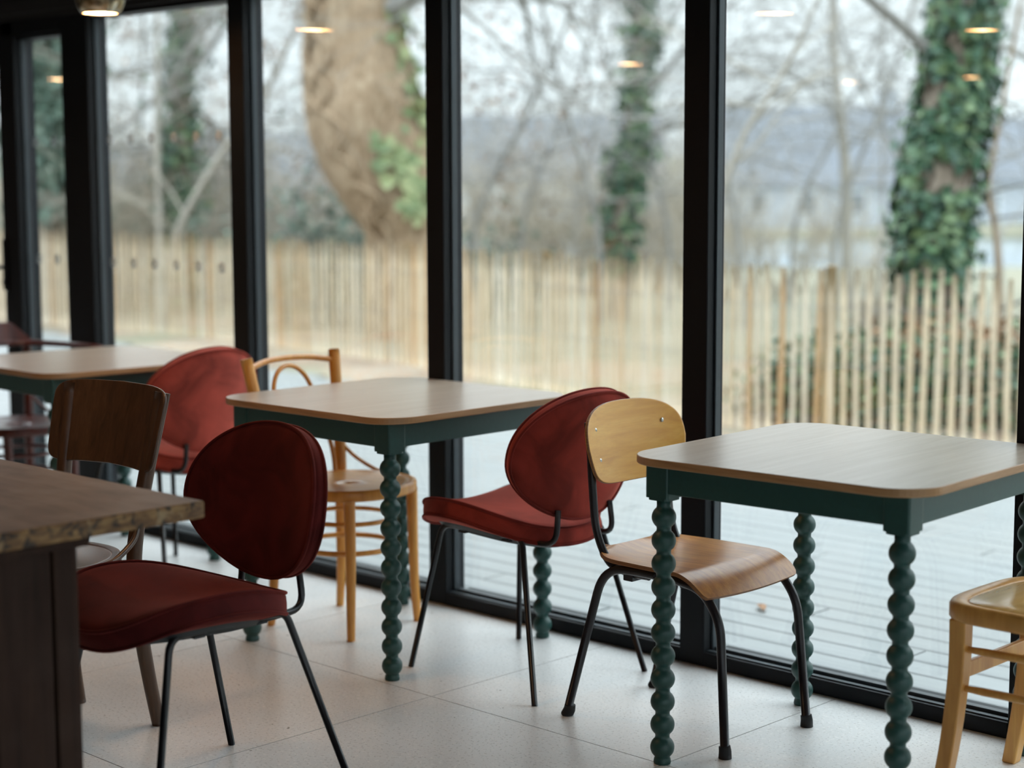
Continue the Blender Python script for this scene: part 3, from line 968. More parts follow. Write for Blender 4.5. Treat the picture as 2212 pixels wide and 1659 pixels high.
# --- brown chair with broad plywood back
def make_walnut():
    t_ = thing('plywood_back_chair', 'dark brown wooden chair with broad curved plywood back, behind the worn table', 'chair', (-3.835, 2.270, 0), R(-84))
    zs = .462
    round_seat(t_, .01, 0, .200, .198, zs, M_WALNUT, M_WALSEAT)
    for s_ in (1, -1):
        l = MB(); pts = spline([(.165, s_ * .150, 0), (.148, s_ * .144, .14), (.138, s_ * .140, .30), (.137, s_ * .140, zs - .03)], 6); n = len(pts)
        l.tube(pts, [.0165 + .004 * k / (n - 1) for k in range(n)], 14); l.build('leg', M_WALNUT, t_)
        l = MB(); pts = spline([(-.225, s_ * .160, 0), (-.200, s_ * .154, .14), (-.178, s_ * .148, .30), (-.172, s_ * .146, .45), (-.196, s_ * .160, .62), (-.248, s_ * .182, .862)], 6); n = len(pts)
        l.tube(pts, [.0170 + .003 * min(1, 2.2 * k / (n - 1)) for k in range(n)], 14); l.build('leg', M_WALNUT, t_)
        l = MB(); l.tube(spline([(-.186, s_ * .150, .55), (-.150, s_ * .174, .500), (-.08, s_ * .190, .464), (-.03, s_ * .196, .456)], 6), .008, 10); l.build('seat_brace', M_WALNUT, t_)
    l = MB(); l.tube([p + Vector((-.01, 0, 0)) for p in hoop(0, 0, .158, .146, .25)], .0085, 10, closed=True); l.build('leg_ring', M_WALNUT, t_)
    # back panel: wide gently curved sheet in front of the posts
    def bo(ph):
        c, s_ = cos(ph), sin(ph)
        y = .213 * sgnpow(c, .27); h = .106 * sgnpow(s_, .27)
        return y * (1 + .03 * h / .1), h + (.004 * (1 - (y / .21) ** 2) if h > 0 else .010 * (1 - (y / .21) ** 2))
    def bsurf(a, b):
        x = -.178 - .27 * (b + .106) - .040 * (1 - (a / .21) ** 2)
        return Vector((x, a, .765 + b)), Vector((1, -1.8 * a, .27)).normalized()
    q, lp = cushion(bo, bsurf, .009, .0)
    q.build('backrest', M_WALNUT, t_)
    return t_
make_walnut()

# --- blond farmhouse chair on the right (faces -x towards the right table)
def make_blond():
    t_ = thing('farmhouse_chair', 'blond beech chair with square saddle seat and two rungs, cut off at the right edge', 'chair', (-1.735, 3.590, 0), pi)
    zs = .458
    # seat: front (local +x .22), slightly trapezoid; raised rounded border
    def so(k, ph):
        c, s_ = cos(ph), sin(ph)
        x = .232 * sgnpow(c, .36) * k; y = (.198 + .012 * cos(ph)) * sgnpow(s_, .42) * k
        x += .010 * (1 - abs(s_)) * k * (1 if c > 0 else -.4)
        return x, y
    N = 72
    rim = MB(); prof = [(.84, zs - .040), (.985, zs - .040), (1.0, zs - .034), (1.0, zs - .008), (.985, zs - .001), (.94, zs + .001), (.86, zs - .002), (.84, zs - .006)]
    vs = [(*so(kk, 2 * pi * k / N), zz) for k in range(N) for kk, zz in prof]; m_ = len(prof)
    rim.add(vs, [(k * m_ + i, k * m_ + (i + 1) % m_, ((k + 1) % N) * m_ + (i + 1) % m_, ((k + 1) % N) * m_ + i)[::-1] for k in range(N) for i in range(m_)])
    rim.build('seat_rim', M_BLOND, t_)
    st = MB(); rings = [(.845, zs - .004), (.83, zs - .002), (.5, zs - .005), (.02, zs - .008), (.02, zs - .02), (.845, zs - .02)]
    vs = [(*so(kk, 2 * pi * k / N), zz) for kk, zz in rings for k in range(N)]
    fs = [(i * N + k, i * N + (k + 1) % N, (i + 1) * N + (k + 1) % N, (i + 1) * N + k)[::-1] for i in range(len(rings) - 1) for k in range(N)]
    fs += [(k, (k + 1) % N, 5 * N + (k + 1) % N, 5 * N + k) for k in range(N)]
    st.add(vs, fs); st.build('seat', M_BLONDSEAT, t_)
    def sqleg(pts, w0, w1, name='leg'):
        P = spline(pts, 6); n = len(P); l = MB()
        vs = []
        for k, p in enumerate(P):
            w = (w0 + (w1 - w0) * k / (n - 1)) / 2
            vs += [p + Vector((a, b, 0)) for a, b in ((-w, -w), (w, -w), (w, w), (-w, w))]
        fs = [(k * 4 + i, k * 4 + (i + 1) % 4, k * 4 + 4 + (i + 1) % 4, k * 4 + 4 + i) for k in range(n - 1) for i in range(4)]
        fs += [(3, 2, 1, 0), tuple((n - 1) * 4 + i for i in range(4))]
        l.add(vs, fs, False); return l.build(name, M_BLOND, t_, bevel=.004)
    for s_ in (1, -1):
        sqleg([(.232, s_ * .166, 0), (.208, s_ * .164, .14), (.192, s_ * .163, .30), (.190, s_ * .163, zs - .038)], .034, .040)
        sqleg([(-.235, s_ * .160, 0), (-.200, s_ * .158, .2), (-.190, s_ * .158, .45), (-.215, s_ * .165, .65), (-.265, s_ * .175, .88)], .032, .030)
    # flat front stretcher and round side rungs
    l = MB(); l.box((.188, 0, .300), (.014, .30, .036)); l.build('stretcher', M_BLOND, t_, bevel=.003)
    for s_ in (1, -1):
        for z in (.352, .262):
            xe = .190 + (.345 - z) * .05
            l = MB(); pts = [(xe - .002, s_ * .160, z), (xe - .03, s_ * .160, z), (0, s_ * .159, z + .002), (-.165, s_ * .158, z), (-.195, s_ * .158, z)]
            l.tube(spline(pts, 4), [.0065] * 2 + [.0075] * 3 + [.0092] * 7 + [.0075] * 3 + [.0065] * 2, 12); l.build('rung', M_BLOND, t_)
    for z in (.66, .76, .85):
        x = -.217 - (z - .65) * .22
        l = MB(); l.tube(spline([(x, -.168, z), (x - .022, -.08, z + .004), (x - .028, 0, z + .005), (x - .022, .08, z + .004), (x, .168, z)], 4), .02, 10, flat=(.9, .3)); l.build('back_slat', M_BLOND, t_)
    return t_
make_blond()

# ================================================================== PENDANT LAMPS
def make_lamp():
    t_ = thing('pendant_lamp', '', 'lamp')
    # shade profile: open bottom, swelling, closing to neck (outer then inner wall)
    outer = [(.066, 0), (.078, .018), (.088, .045), (.090, .075), (.084, .11), (.068, .15), (.046, .185), (.028, .21), (.022, .235), (.020, .25)]
    q = MB(); seg = 40
    inner = [(r - .003, z) for r, z in outer[::-1]]
    prof = outer + [(.017, .25)] + inner[1:]
    vs = [(r * cos(2 * pi * k / seg), r * sin(2 * pi * k / seg), z) for r, z in prof for k in range(seg)]
    fs = [(i * seg + k, i * seg + (k + 1) % seg, (i + 1) * seg + (k + 1) % seg, (i + 1) * seg + k) for i in range(len(prof) - 1) for k in range(seg)]
    L = len(prof) - 1
    fs += [(L * seg + k, L * seg + (k + 1) % seg, (k + 1) % seg, k) for k in range(seg)]
    q.add(vs, fs); q.build('lamp_shade', M_MERC, t_)
    d = MB(); d.lathe([(.0001, .004), (.0640, .004), (.0650, .009), (.0001, .009)], 40); d.build('diffuser', M_LIT, t_)
    d = MB(); d.lathe([(.0001, -.002), (.012, -.001), (.024, .004), (.028, .006), (.0001, .0062)], 24); d.build('bulb', M_BULB, t_)
    ld = bpy.data.lights.new('lamp_light', 'SPOT'); ld.energy = 3.0; ld.color = (1, .70, .42); ld.spot_size = R(150); ld.spot_blend = .6; ld.shadow_soft_size = .05
    lo = bpy.data.objects.new('lamp_light', ld); COL.objects.link(lo); lo.parent = t_; lo.location = (0, 0, -.012)
    c_ = MB(); c_.lathe([(.0001, .245), (.020, .245), (.020, .29), (.010, .30), (.0001, .30)], 20); c_.build('lamp_cap', M_TUBE, t_)
    c_ = MB(); c_.tube([(0, 0, .295), (0, 0, .75)], .003, 8); c_.build('cord', M_TUBE, t_)
    c_ = MB(); c_.lathe([(.0001, .745), (.05, .745), (.05, .77), (.0001, .77)], 24); c_.build('ceiling_rose', M_TUBE, t_)
    return t_
lamp = make_lamp()
LG = 'mirrored glass pendant lamps'
lamps = [(-5.385, 3.490, 'mirrored glass pendant lamp, lit, hanging above the far left table'),
         (-3.727, 2.745, 'pendant lamp hung inside, faintly mirrored at the top of the right window'),
         (-8.925, 2.453, 'pendant lamp hung inside, mirrored in the narrow glass panel at left'),
         (-5.816, 1.068, 'pendant lamp hung inside, mirrored in the window behind the red velvet chair'),
         (-3.556, 1.581, 'pendant lamp hung inside, mirrored high on the ivy-covered trunk'),
         (-5.952, -1.139, 'pendant lamp hung inside, mirrored in the sky left of the ivy trunk'),
         (-5.198, -1.258, 'pendant lamp hung inside, mirrored lower on the ivy-covered trunk')]
for i, (x, y, lb) in enumerate(lamps):
    o = lamp if i == 0 else copy_tree(lamp)
    place(o, x, y, .4 * i, lb, LG, 1.98)

# ================================================================== OUTSIDE
# deck: boards parallel to the facade, ends cut along the fence strip
def deck_edge(x):
    P = [(-40, 9.9), (-15.5, 9.25), (-11.1, 8.56), (-9.2, 8.30), (-6.2, 8.0), (8, 8.0)]
    for (a, b), (c_, d) in zip(P, P[1:]):
        if a <= x <= c_: return b + (d - b) * (x - a) / (c_ - a)
    return 8.0
dk = MB(); rnd = random.Random(7)
bwid = .125; y = 3.935
zt = -.055
while y < 9.8:
    # board runs: find x from where the deck reaches this y
    lo = -22.0
    hi = 6.0
    if y + bwid > 8.0:
        # boards beyond y=8 stop where the edge passes
        x = -22.0
        while x < 6 and deck_edge(x) > y + bwid: x += .1
        hi = x
    if hi > lo + .3:
        x = lo + rnd.uniform(0, 3)
        cuts = [lo]
        while x < hi - .4: cuts.append(x); x += rnd.uniform(2.4, 3.6)
        cuts.append(hi)
        for a, b in zip(cuts, cuts[1:]):
            a += .004; b -= .004
            z = zt + rnd.uniform(-.001, .001)
            # two-reeded board: flat with one shallow groove
            ys_ = [(0.003, -.02), (.003, -.006), (.009, -.001), (.014, 0), (.111, 0), (.116, -.001), (.122, -.006), (.122, -.02)]
            vs = [(xx, y + u, z + w) for xx in (a, b) for u, w in ys_]
            n = len(ys_)
            dk.add(vs, [(i, n + i, n + i + 1, i + 1)[::-1] for i in range(n - 1)] + [tuple(range(n)), tuple(range(n, 2 * n))[::-1]], False)
    y += bwid
dk.bbox((-22, 4.02, -.10), (6, 8.0, -.074), mi=1)
deck = dk.build('deck', [M_DECK, M_DECKGAP]); deck['kind'] = 'structure'

# threshold strip outside the glass
q = MB(); q.bbox((-10.2, GY + .05, -.10), (3.4, 3.945, -.005)); struct(q.build('trim_30', M_FRAME))

# ground: strip of leafy earth, then land falling to the river
def gz(x, y):
    d = -0.690 * x + .714 * y   # depth away from the viewer
    base = -.10
    if d > 17: base -= min(1., (d - 17) / 25) * .75
    if d > 46: base -= .45
    return base
gm_ = MB(); NX, NY = 90, 90
vs = []
for i in range(NX + 1):
    for j in range(NY + 1):
        u = i / NX; v = j / NY
        x = -75 + 85 * (1 - (1 - u) ** 1.0); y = 7.6 + 75 * v ** 1.8
        z = gz(x, y) + .05 * mnoise.noise(Vector((x * .5, y * .5, 0))) * min(1, max(0, (y - 9.5) / 3)) + .012 * mnoise.noise(Vector((x * 3, y * 3, 1)))
        if y < 8.05 : z = min(z, -.105)
        vs.append((x, y, z))
fs = [(i * (NY + 1) + j, (i + 1) * (NY + 1) + j, (i + 1) * (NY + 1) + j + 1, i * (NY + 1) + j + 1) for i in range(NX) for j in range(NY)]
gm_.add(vs, fs)
def gmat(f):
    c = sum((Vector(gm_.v[i]) for i in f), Vector()) / 4
    return 0 if c.y < 11.5 + 1.5 * sin(c.x * .7) else 1
gm_.mi = [gmat(f) for f in gm_.f]
struct(gm_.build('ground', [M_EARTH, M_GRASS]))
q = MB(); q.bbox((-140, -10, -.16), (10, 7.65, -.14)); q.bbox((-140, 7.5, -3.), (-74, 80, -.9)); struct(q.build('ground', M_EARTH))
# river
q = MB()
def rv(d, s): # depth d along view, s sideways
    return (-.690 * d + .719 * s, .714 * d + .695 * s)
q.add([(*rv(44, -60), -1.0), (*rv(44, 45), -1.0), (*rv(74, 60), -1.0), (*rv(74, -80), -1.0)], [(0, 1, 2, 3)], False)
q.add([(*rv(44, -60), -1.6), (*rv(44, 45), -1.6), (*rv(74, 60), -1.6), (*rv(74, -80), -1.6)], [(3, 2, 1, 0)], False)
struct(q.build('river', M_WATER))
q = MB()
a, b, c0, d0 = rv(73, -90), rv(73, 75), rv(130, 110), rv(130, -130)
q.add([(*a, -1.3), (*b, -1.3), (*c0, 3.), (*d0, 3.), (*a, -.85), (*b, -.85), (*c0, 3.2), (*d0, 3.2)], [(4, 5, 6, 7), (0, 1, 5, 4), (3, 2, 1, 0), (2, 3, 7, 6), (1, 2, 6, 5), (3, 0, 4, 7)], False)
struct(q.build('terrain', M_GRASS))

# ---- paling fence
FP = [(-24, 10.3), (-16.6, 10.08), (-14.0, 10.06), (-12.9, 9.98), (-11.8, 9.83), (-10.5, 9.66), (-9.7, 9.43), (-8.4, 9.07), (-6.9, 8.66), (-6.12, 8.50), (-5.4, 8.63), (-4.66, 8.80), (-3.2, 9.05), (-1.5, 9.2)]
def fence_walk(step):
    out = []; carry = 0
    for (a, b), (c_, d) in zip(FP, FP[1:]):
        L = math.hypot(c_ - a, d - b); s_ = carry
        while s_ < L:
            out.append((a + (c_ - a) * s_ / L, b + (d - b) * s_ / L)); s_ += step
        carry = s_ - L
    return out
fence = thing('paling_fence', 'long fence of split chestnut pales wired together, beyond the deck', 'fence', (-8.4, 9.07, -.1))
FO = Vector((-8.4, 9.07, -.1))
rnd = random.Random(11)
pal = fence_walk(.080)
def pale_mb(q, x, y, r_):
    h = .985 + r_.uniform(-.035, .03)
    lx, ly = r_.uniform(-.022, .022), r_.uniform(-.012, .012)
    w = r_.uniform(.0145, .0195); wd = w * r_.uniform(.62, .8)
    bow = r_.uniform(-.008, .008)
    pts = []; rr = []
    for k in range(7):
        u = k / 6
        pts.append(Vector((x + lx * (u - .3) + bow * sin(u * pi) + r_.uniform(-.0015, .0015), y + ly * (u - .3), -.1 - .03 + (h + .03) * u)) - FO); rr.append(w * r_.uniform(.88, 1.08))
    rr[-1] *= .72
    q.tube(pts, rr, 6, flat=(wd / w, 1), up0=(0, 1, 0))
# order by distance so the nearest hundred are parts of their own
inview = [p for p in pal if p[0] < -4.2]
near = sorted(inview, key=lambda p: math.hypot(p[0], p[1]))[:100]
ns = set(near)
rest = MB()
for p in pal:
    if p in ns:
        q = MB(); pale_mb(q, p[0], p[1], rnd); o = q.build('pale', M_PALE, fence)
    else: pale_mb(rest, p[0], p[1], rnd)
ro = rest.build('pale', M_PALE, fence); ro['kind'] = 'stuff'
for px, py in ((-5.74, 8.60), (-8.5, 9.14), (-10.6, 9.72), (-13.0, 10.04), (-15.6, 10.12), (-4.0, 8.96)):
    q = MB(); q.tube([Vector((px, py, -.2)) - FO, Vector((px + .004, py, .4)) - FO, Vector((px + .01, py, .90)) - FO], [.036, .034, .032], 12); q.build('post', M_POST, fence)
for z in (.10, .42, .76):
    q = MB(); pts = []
    for i, (x, y) in enumerate(fence_walk(.02)):
        pts.append(Vector((x, y + .016 * (1 if (i // 2) % 2 else -1), z - .1 + .003 * sin(i))) - FO)
    q.tube(pts, .0016, 4, caps=False); q.build('wire', M_WIRE, fence)

# ---- vegetation generators
def branch(q, p, d, length, r, depth, rnd, seg=5, droop=.0, spread=.6, twig_r=.004, kids=(2, 4), tips=None):
    n = 4 if depth > 0 else 3
    pts = [Vector(p)]; rr = [r]
    dd = Vector(d).normalized()
    for i in range(n):
        dd = (dd + Vector((rnd.gauss(0, .16), rnd.gauss(0, .16), rnd.gauss(0, .13) - droop))).normalized()
        pts.append(pts[-1] + dd * length / n); rr.append(max(twig_r * .5, r * (1 - .62 * (i + 1) / n)))
    q.tube(pts, rr, seg if r > .02 else (4 if r > .008 else 3), caps=False)
    if depth <= 0:
        if tips is not None: tips.append(pts[-1])
        return
    k = rnd.randint(*kids)
    for i in range(k):
        t_ = rnd.uniform(.35, 1.0)
        idx = min(n - 1, int(t_ * n)); f = t_ * n - idx
        pp = pts[idx].lerp(pts[idx + 1], min(1, f))
        ax = Vector((rnd.gauss(0, 1), rnd.gauss(0, 1), rnd.gauss(0, .8))).normalized()
        nd = (dd + ax * spread).normalized()
        branch(q, pp, nd, length * rnd.uniform(.55, .8), rr[idx] * rnd.uniform(.5, .7), depth - 1, rnd, seg, droop, spread, twig_r, kids, tips)

def leaf(q, p, nrm, size, rnd):
    """folded five-point leaf"""
    n_ = Vector(nrm).normalized()
    a = n_.orthogonal().normalized(); a.rotate(Matrix.Rotation(rnd.uniform(0, 2 * pi), 3, n_))
    b = n_.cross(a)
    s_ = size
    P = [p - a * s_ * .5, p - a * s_ * .15 + b * s_ * .48 + n_ * s_ * .12, p + a * s_ * .62, p - a * s_ * .15 - b * s_ * .48 + n_ * s_ * .12]
    q.add([p - a * s_ * .5, P[1], P[2], P[3]], [(0, 1, 2), (0, 2, 3)], False)

def trunk(q, path, radii, rnd, ridge=.1, seg=20, knots=0):
    P = spline(path, 7); n = len(P)
    rr = []
    for i in range(n):
        u = i / (n - 1) * (len(radii) - 1); k = min(int(u), len(radii) - 2)
        rr.append(radii[k] + (radii[k + 1] - radii[k]) * (u - k))
    o = len(q.v)
    q.tube(P, rr, seg, caps=True)
    # lumpy bark
    for i in range(n):
        for k in range(seg):
            idx = o + i * seg + k
            v_ = Vector(q.v[idx]); c0 = P[i]
            nz = mnoise.noise(Vector((v_.x * 2.2, v_.y * 2.2, v_.z * .8))) + .5 * mnoise.noise(Vector((v_.x * 7, v_.y * 7, v_.z * 1.7)))
            q.v[idx] = tuple(c0 + (v_ - c0) * (1 + ridge * nz))
    return P, rr

TREES = 'winter trees beyond the fence'
def tree(label, path, radii, bark_m, seed, limbs=6, limb_len=2.2, depth=3, twig=M_TWIG, limb_from=.5, ridge=.12, ivy=None, droop=.02, spread=.6, vines=0, seg=16, kids=(2, 4), limb_r=.35, name='bare_tree', base_dir=None, leafy=None):
    rnd = random.Random(seed)
    b0 = Vector(path[0]); b0.z = gz(b0.x, b0.y) - .05
    path = [b0] + [Vector(p) for p in path[1:]]
    root = thing(name, label, 'tree', b0, 0, TREES)
    q = MB(); P, rr = trunk(q, path, radii, rnd, ridge, seg)
    tb = q.build('trunk', bark_m, root)
    tb.matrix_parent_inverse = Matrix.Translation(-b0)
    if limbs:
        q = MB(); tips = []
        for i in range(limbs):
            k = int(len(P) * (limb_from + (1 - limb_from) * (i + .5) / limbs)); k = min(k, len(P) - 1)
            a = rnd.uniform(0, 2 * pi)
            d = Vector((cos(a), sin(a), rnd.uniform(.15, .9)))
            if base_dir: d = (d + Vector(base_dir)).normalized()
            branch(q, P[k], d, limb_len * rnd.uniform(.7, 1.2), rr[k] * limb_r, depth, rnd, 6, droop, spread, .005, kids, tips)
        o = q.build('branches', twig, root); o.matrix_parent_inverse = Matrix.Translation(-b0)
        if leafy:
            q = MB()
            for tp in tips:
                if rnd.random() < leafy[1]:
                    for _ in range(leafy[2]):
                        leaf(q, tp + Vector((rnd.gauss(0, .1), rnd.gauss(0, .1), rnd.gauss(0, .1))), (rnd.gauss(0, 1), rnd.gauss(0, 1), rnd.gauss(0, 1)), rnd.uniform(.05, .09), rnd)
            o = q.build('leaves', leafy[0], root); o['kind'] = 'stuff'; o.matrix_parent_inverse = Matrix.Translation(-b0)
    if vines:
        q = MB()
        for i in range(vines):
            ph = rnd.uniform(0, 2 * pi); w = rnd.uniform(-.9, .9)
            pts = []
            for k in range(0, len(P), 2):
                a = ph + w * k / len(P) + .35 * sin(k * .55 + i)
                pts.append(P[k] + Vector((cos(a), sin(a), 0)) * rr[k] * 1.04)
            r0 = rnd.uniform(.012, .04)
            q.tube(spline(pts, 3), r0, 6, caps=False)
        o = q.build('climbing_stem', bark_m, root); o.matrix_parent_inverse = Matrix.Translation(-b0)
    if ivy:
        mat, count, size, z0, z1, off, side = ivy
        q = MB()
        for i in range(count):
            u = rnd.uniform(z0, z1); k = min(int(u * (len(P) - 1)), len(P) - 1)
            f = u * (len(P) - 1) - k; c0 = P[k].lerp(P[min(k + 1, len(P) - 1)], f)
            a = rnd.uniform(0, 2 * pi) if side is None else rnd.gauss(side[0], side[1])
            nr = Vector((cos(a), sin(a), rnd.uniform(-.1, .5)))
            if side is None and mnoise.noise(Vector((c0.x + cos(a), c0.y + sin(a), u * 6)) * 1.7) < -.36: continue
            rad = rr[k] * 1.0 + abs(rnd.gauss(0, off)) 
            p = c0 + Vector((cos(a), sin(a), 0)) * rad
            leaf(q, p, nr + Vector((rnd.gauss(0, .35), rnd.gauss(0, .35), rnd.gauss(0, .35))), size * rnd.uniform(.6, 1.25), rnd)
        o = q.build('ivy', mat, root); o['kind'] = 'stuff'; o.matrix_parent_inverse = Matrix.Translation(-b0)
    return root

# the leaning old trunk (17 m away)
big = tree('massive leaning brown trunk wrapped in old climbing stems, seen between the two middle posts',
     [(-12.40, 11.62, 0), (-12.48, 11.62, .35), (-12.56, 11.60, .83), (-12.66, 11.52, 1.23), (-12.80, 11.45, 1.6), (-12.94, 11.38, 2.05), (-13.05, 11.36, 2.5), (-13.12, 11.37, 2.95), (-13.18, 11.40, 3.4), (-13.3, 11.5, 4.6), (-13.5, 11.7, 6.2)],
     [.52, .46, .40, .47, .55, .57, .50, .44, .42, .38, .30], M_BARK, 3, limbs=9, limb_len=2.6, depth=3, limb_from=.62, ridge=.17, vines=16, seg=30,
     ivy=(M_IVYL, 190, .13, .42, .85, .06, (.42, .22)), limb_r=.22, name='old_leaning_tree')
q = MB(); rnd = random.Random(91)
for _ in range(75):
    z_ = rnd.gauss(1.42, .20); a_ = rnd.gauss(-.38, .24)
    c0 = Vector((-12.66 - (z_ - 1.2) * .35, 11.52 - (z_ - 1.2) * .2, z_))
    leaf_p = c0 + Vector((cos(a_), sin(a_), 0)) * rnd.uniform(.52, .60)
    leaf(q, leaf_p - big.location, (cos(a_), sin(a_), .2), rnd.uniform(.10, .17), rnd)
o = q.build('ivy', M_IVYL, big); o['kind'] = 'stuff'
q = MB(); rnd = random.Random(31); b0 = big.location
limb = spline([(-13.15, 11.4, 3.45), (-12.55, 11.43, 3.38), (-11.77, 11.30, 3.09), (-11.08, 11.20, 2.71), (-10.58, 11.21, 2.36), (-10.17, 11.29, 2.09), (-9.76, 11.37, 1.90)], 6)
q.tube(limb, [.042 - .0009 * k for k in range(len(limb))], 8, caps=False)
for k in range(4, len(limb), 3):
    branch(q, limb[k], (rnd.uniform(-.2, 1), rnd.uniform(-.5, .9), rnd.uniform(-.5, .9)), rnd.uniform(.7, 1.2), .014, 2, rnd, 5, .02, .6, .004, (2, 3))
o = q.build('limb', M_TWIG, big); o.matrix_parent_inverse = Matrix.Translation(-b0)
# ivy clad tree at right (12.5 m)
tree('thick ivy-clad trunk rising behind the right end of the fence',
     [(-6.53, 11.06, 0), (-6.54, 11.08, .70), (-6.54, 11.12, 1.03), (-6.555, 11.16, 1.36), (-6.53, 11.24, 1.69), (-6.51, 11.31, 2.02), (-6.51, 11.36, 2.35), (-6.52, 11.41, 2.68), (-6.53, 11.48, 3.4), (-6.6, 11.6, 5.5)],
     [.20, .20, .20, .22, .205, .195, .185, .18, .17, .14], M_BARKG, 5, limbs=8, limb_len=2.2, depth=3, limb_from=.55, ridge=.12, vines=9, seg=20,
     ivy=(M_IVY, 5200, .085, .0, .92, .065, None), limb_r=.25, name='ivy_clad_tree')
tree('slim ivy-grown trunk standing far beyond the fence, right of the middle post',
     [(-13.05, 15.2, 0), (-13.05, 15.3, .98), (-13.02, 15.49, 1.88), (-13.05, 15.64, 2.93), (-13.11, 15.78, 4.25), (-13.2, 15.9, 6)],
     [.15, .13, .12, .11, .10, .08], M_BARKG, 8, limbs=10, limb_len=2.4, depth=3, limb_from=.3, ivy=(M_IVY, 1500, .10, .1, .75, .10, None), name='slim_ivy_tree')
tree('dark ivied trunk seen through the window above the far left table',
     [(-18.36, 12.9, 0), (-18.37, 12.96, .84), (-18.44, 13.07, 1.94), (-18.55, 13.24, 3.68), (-18.62, 13.36, 5.4)],
     [.17, .14, .15, .13, .10], M_BARKG, 12, limbs=11, limb_len=2.5, depth=3, limb_from=.35, ivy=(M_IVY, 1500, .11, .05, .8, .10, None), name='slim_ivy_tree')
tree('bushy ivy-smothered tree seen through the narrow panel beside the door',
     [(-17.8, 10.75, 0), (-17.84, 10.80, 1.37), (-17.91, 10.86, 2.42), (-17.97, 10.97, 3.48), (-18.03, 11.07, 4.9)],
     [.14, .13, .12, .11, .09], M_BARKG, 14, limbs=9, limb_len=1.7, depth=3, limb_from=.25, ivy=(M_LAUREL, 3800, .11, .18, .95, .26, None), name='ivy_smothered_tree', leafy=(M_LAUREL, .35, 5))
tree('pale slanting sapling close behind the fence, beside the right window post',
     [(-8.72, 11.2, 0), (-8.66, 11.23, .9), (-8.5, 11.43, 1.69), (-8.37, 11.62, 2.06), (-8.24, 11.81, 2.46), (-8.0, 12.1, 3.3)],
     [.035, .032, .026, .022, .018, .01], M_BARKP, 21, limbs=7, limb_len=1.3, depth=2, twig=M_TWIGP, limb_from=.3, name='sapling', seg=8, limb_r=.5)
tree('thin brown double-stemmed sapling growing right of the ivy-clad trunk',
     [(-6.42, 11.86, 0), (-6.42, 11.86, .53), (-6.48, 11.88, 1.01), (-6.54, 11.87, 1.36), (-6.50, 11.96, 1.9), (-6.4, 12.1, 3.0)],
     [.030, .028, .022, .020, .016, .01], M_BARK, 22, limbs=9, limb_len=1.2, depth=2, twig=M_TWIG, limb_from=.12, name='sapling', seg=8, limb_r=.55)
tree('thin pale trunk midway between the right post and the ivy-clad trunk',
     [(-12.28, 18.78, 0), (-12.36, 18.85, 1.34), (-12.48, 18.87, 2.21), (-12.61, 18.88, 3.08), (-12.7, 18.9, 5)],
     [.075, .07, .06, .055, .03], M_BARKP, 23, limbs=12, limb_len=1.9, depth=3, twig=M_TWIG, limb_from=.35, name='slender_tree')
tree('pale slanting trunk leaning right behind the fence, above the far left table',
     [(-15.3, 10.6, 0), (-15.17, 10.63, .71), (-15.0, 10.75, 1.18), (-14.76, 10.98, 1.7), (-14.52, 11.28, 2.2), (-14.1, 11.6, 3.2)],
     [.045, .042, .038, .034, .03, .016], M_BARKP, 24, limbs=8, limb_len=1.6, depth=3, twig=M_TWIGP, limb_from=.2, name='slender_tree')
tree('pale slender trunk left of the leaning one, above the far left table',
     [(-15.9, 10.9, 0), (-15.95, 11.0, .8), (-16.1, 11.1, 1.6), (-16.2, 11.2, 2.6), (-16.3, 11.3, 4)],
     [.034, .032, .030, .026, .02], M_BARKP, 25, limbs=10, limb_len=1.6, depth=3, twig=M_TWIGP, limb_from=.15, name='slender_tree')

# crowns: bare trees further back whose twigs veil the sky
def px(xp, D, z=0.0, yp=None):
    """world point D metres out along a bearing"""
    d = fw + rt * ((xp - 1106) / 3772.43)
    p = Vector((0, 0, 1.3868)) + d * D
    return Vector((p.x, p.y, z))
rows = [(140, 24, 'left pane'), (300, 27, ''), (470, 25, ''), (620, 22, ''), (1010, 20, ''), (1120, 24, ''), (1240, 28, ''), (1300, 19, ''), (1450, 23, ''), (1600, 18, ''), (1700, 25, ''), (1790, 21, ''), (1900, 27, ''), (2010, 23, ''), (2160, 17, ''), (2240, 24, ''), (30, 26, '')]
for i, (xp, D, _) in enumerate(rows):
    b = px(xp, D)
    rnd = random.Random(100 + i)
    k_ = rnd.uniform(-.9, .9); l = [(b.x, b.y, 0), (b.x + k_ * .2, b.y, 1.0), (b.x + k_ * .8, b.y + k_ * .4, 2.2), (b.x + k_ * 1.3, b.y + k_ * .8, 3.5), (b.x + k_ * 1.5, b.y + k_, 5.5)]
    where = ['in the narrow panel beside the door', 'left of the ivied trunk over the far left table', 'right of the ivied trunk over the far left table', 'just left of the massive leaning trunk',
             'just right of the middle post', 'second from the middle post', 'third from the middle post', 'short of the slim ivy-grown trunk', 'close left of the right post',
             'first right of the right post', 'second right of the right post', 'third right of the right post', 'a little left of the ivy-clad trunk', 'directly behind the ivy-clad trunk',
             'right of the ivy-clad trunk', 'at the far right edge', 'behind the door at far left'][i]
    tree('bare twiggy tree beyond the fence, ' + where, l, [.034, .030, .026, .022, .014], M_TWIG, 200 + i, limbs=13, limb_len=2.3, depth=3, twig=M_TWIG, limb_from=.28, spread=.75, seg=8, droop=.03, kids=(3, 4), limb_r=.5,
         leafy=((M_DEADLEAF, .55, 5) if i in (1, 3) else None))

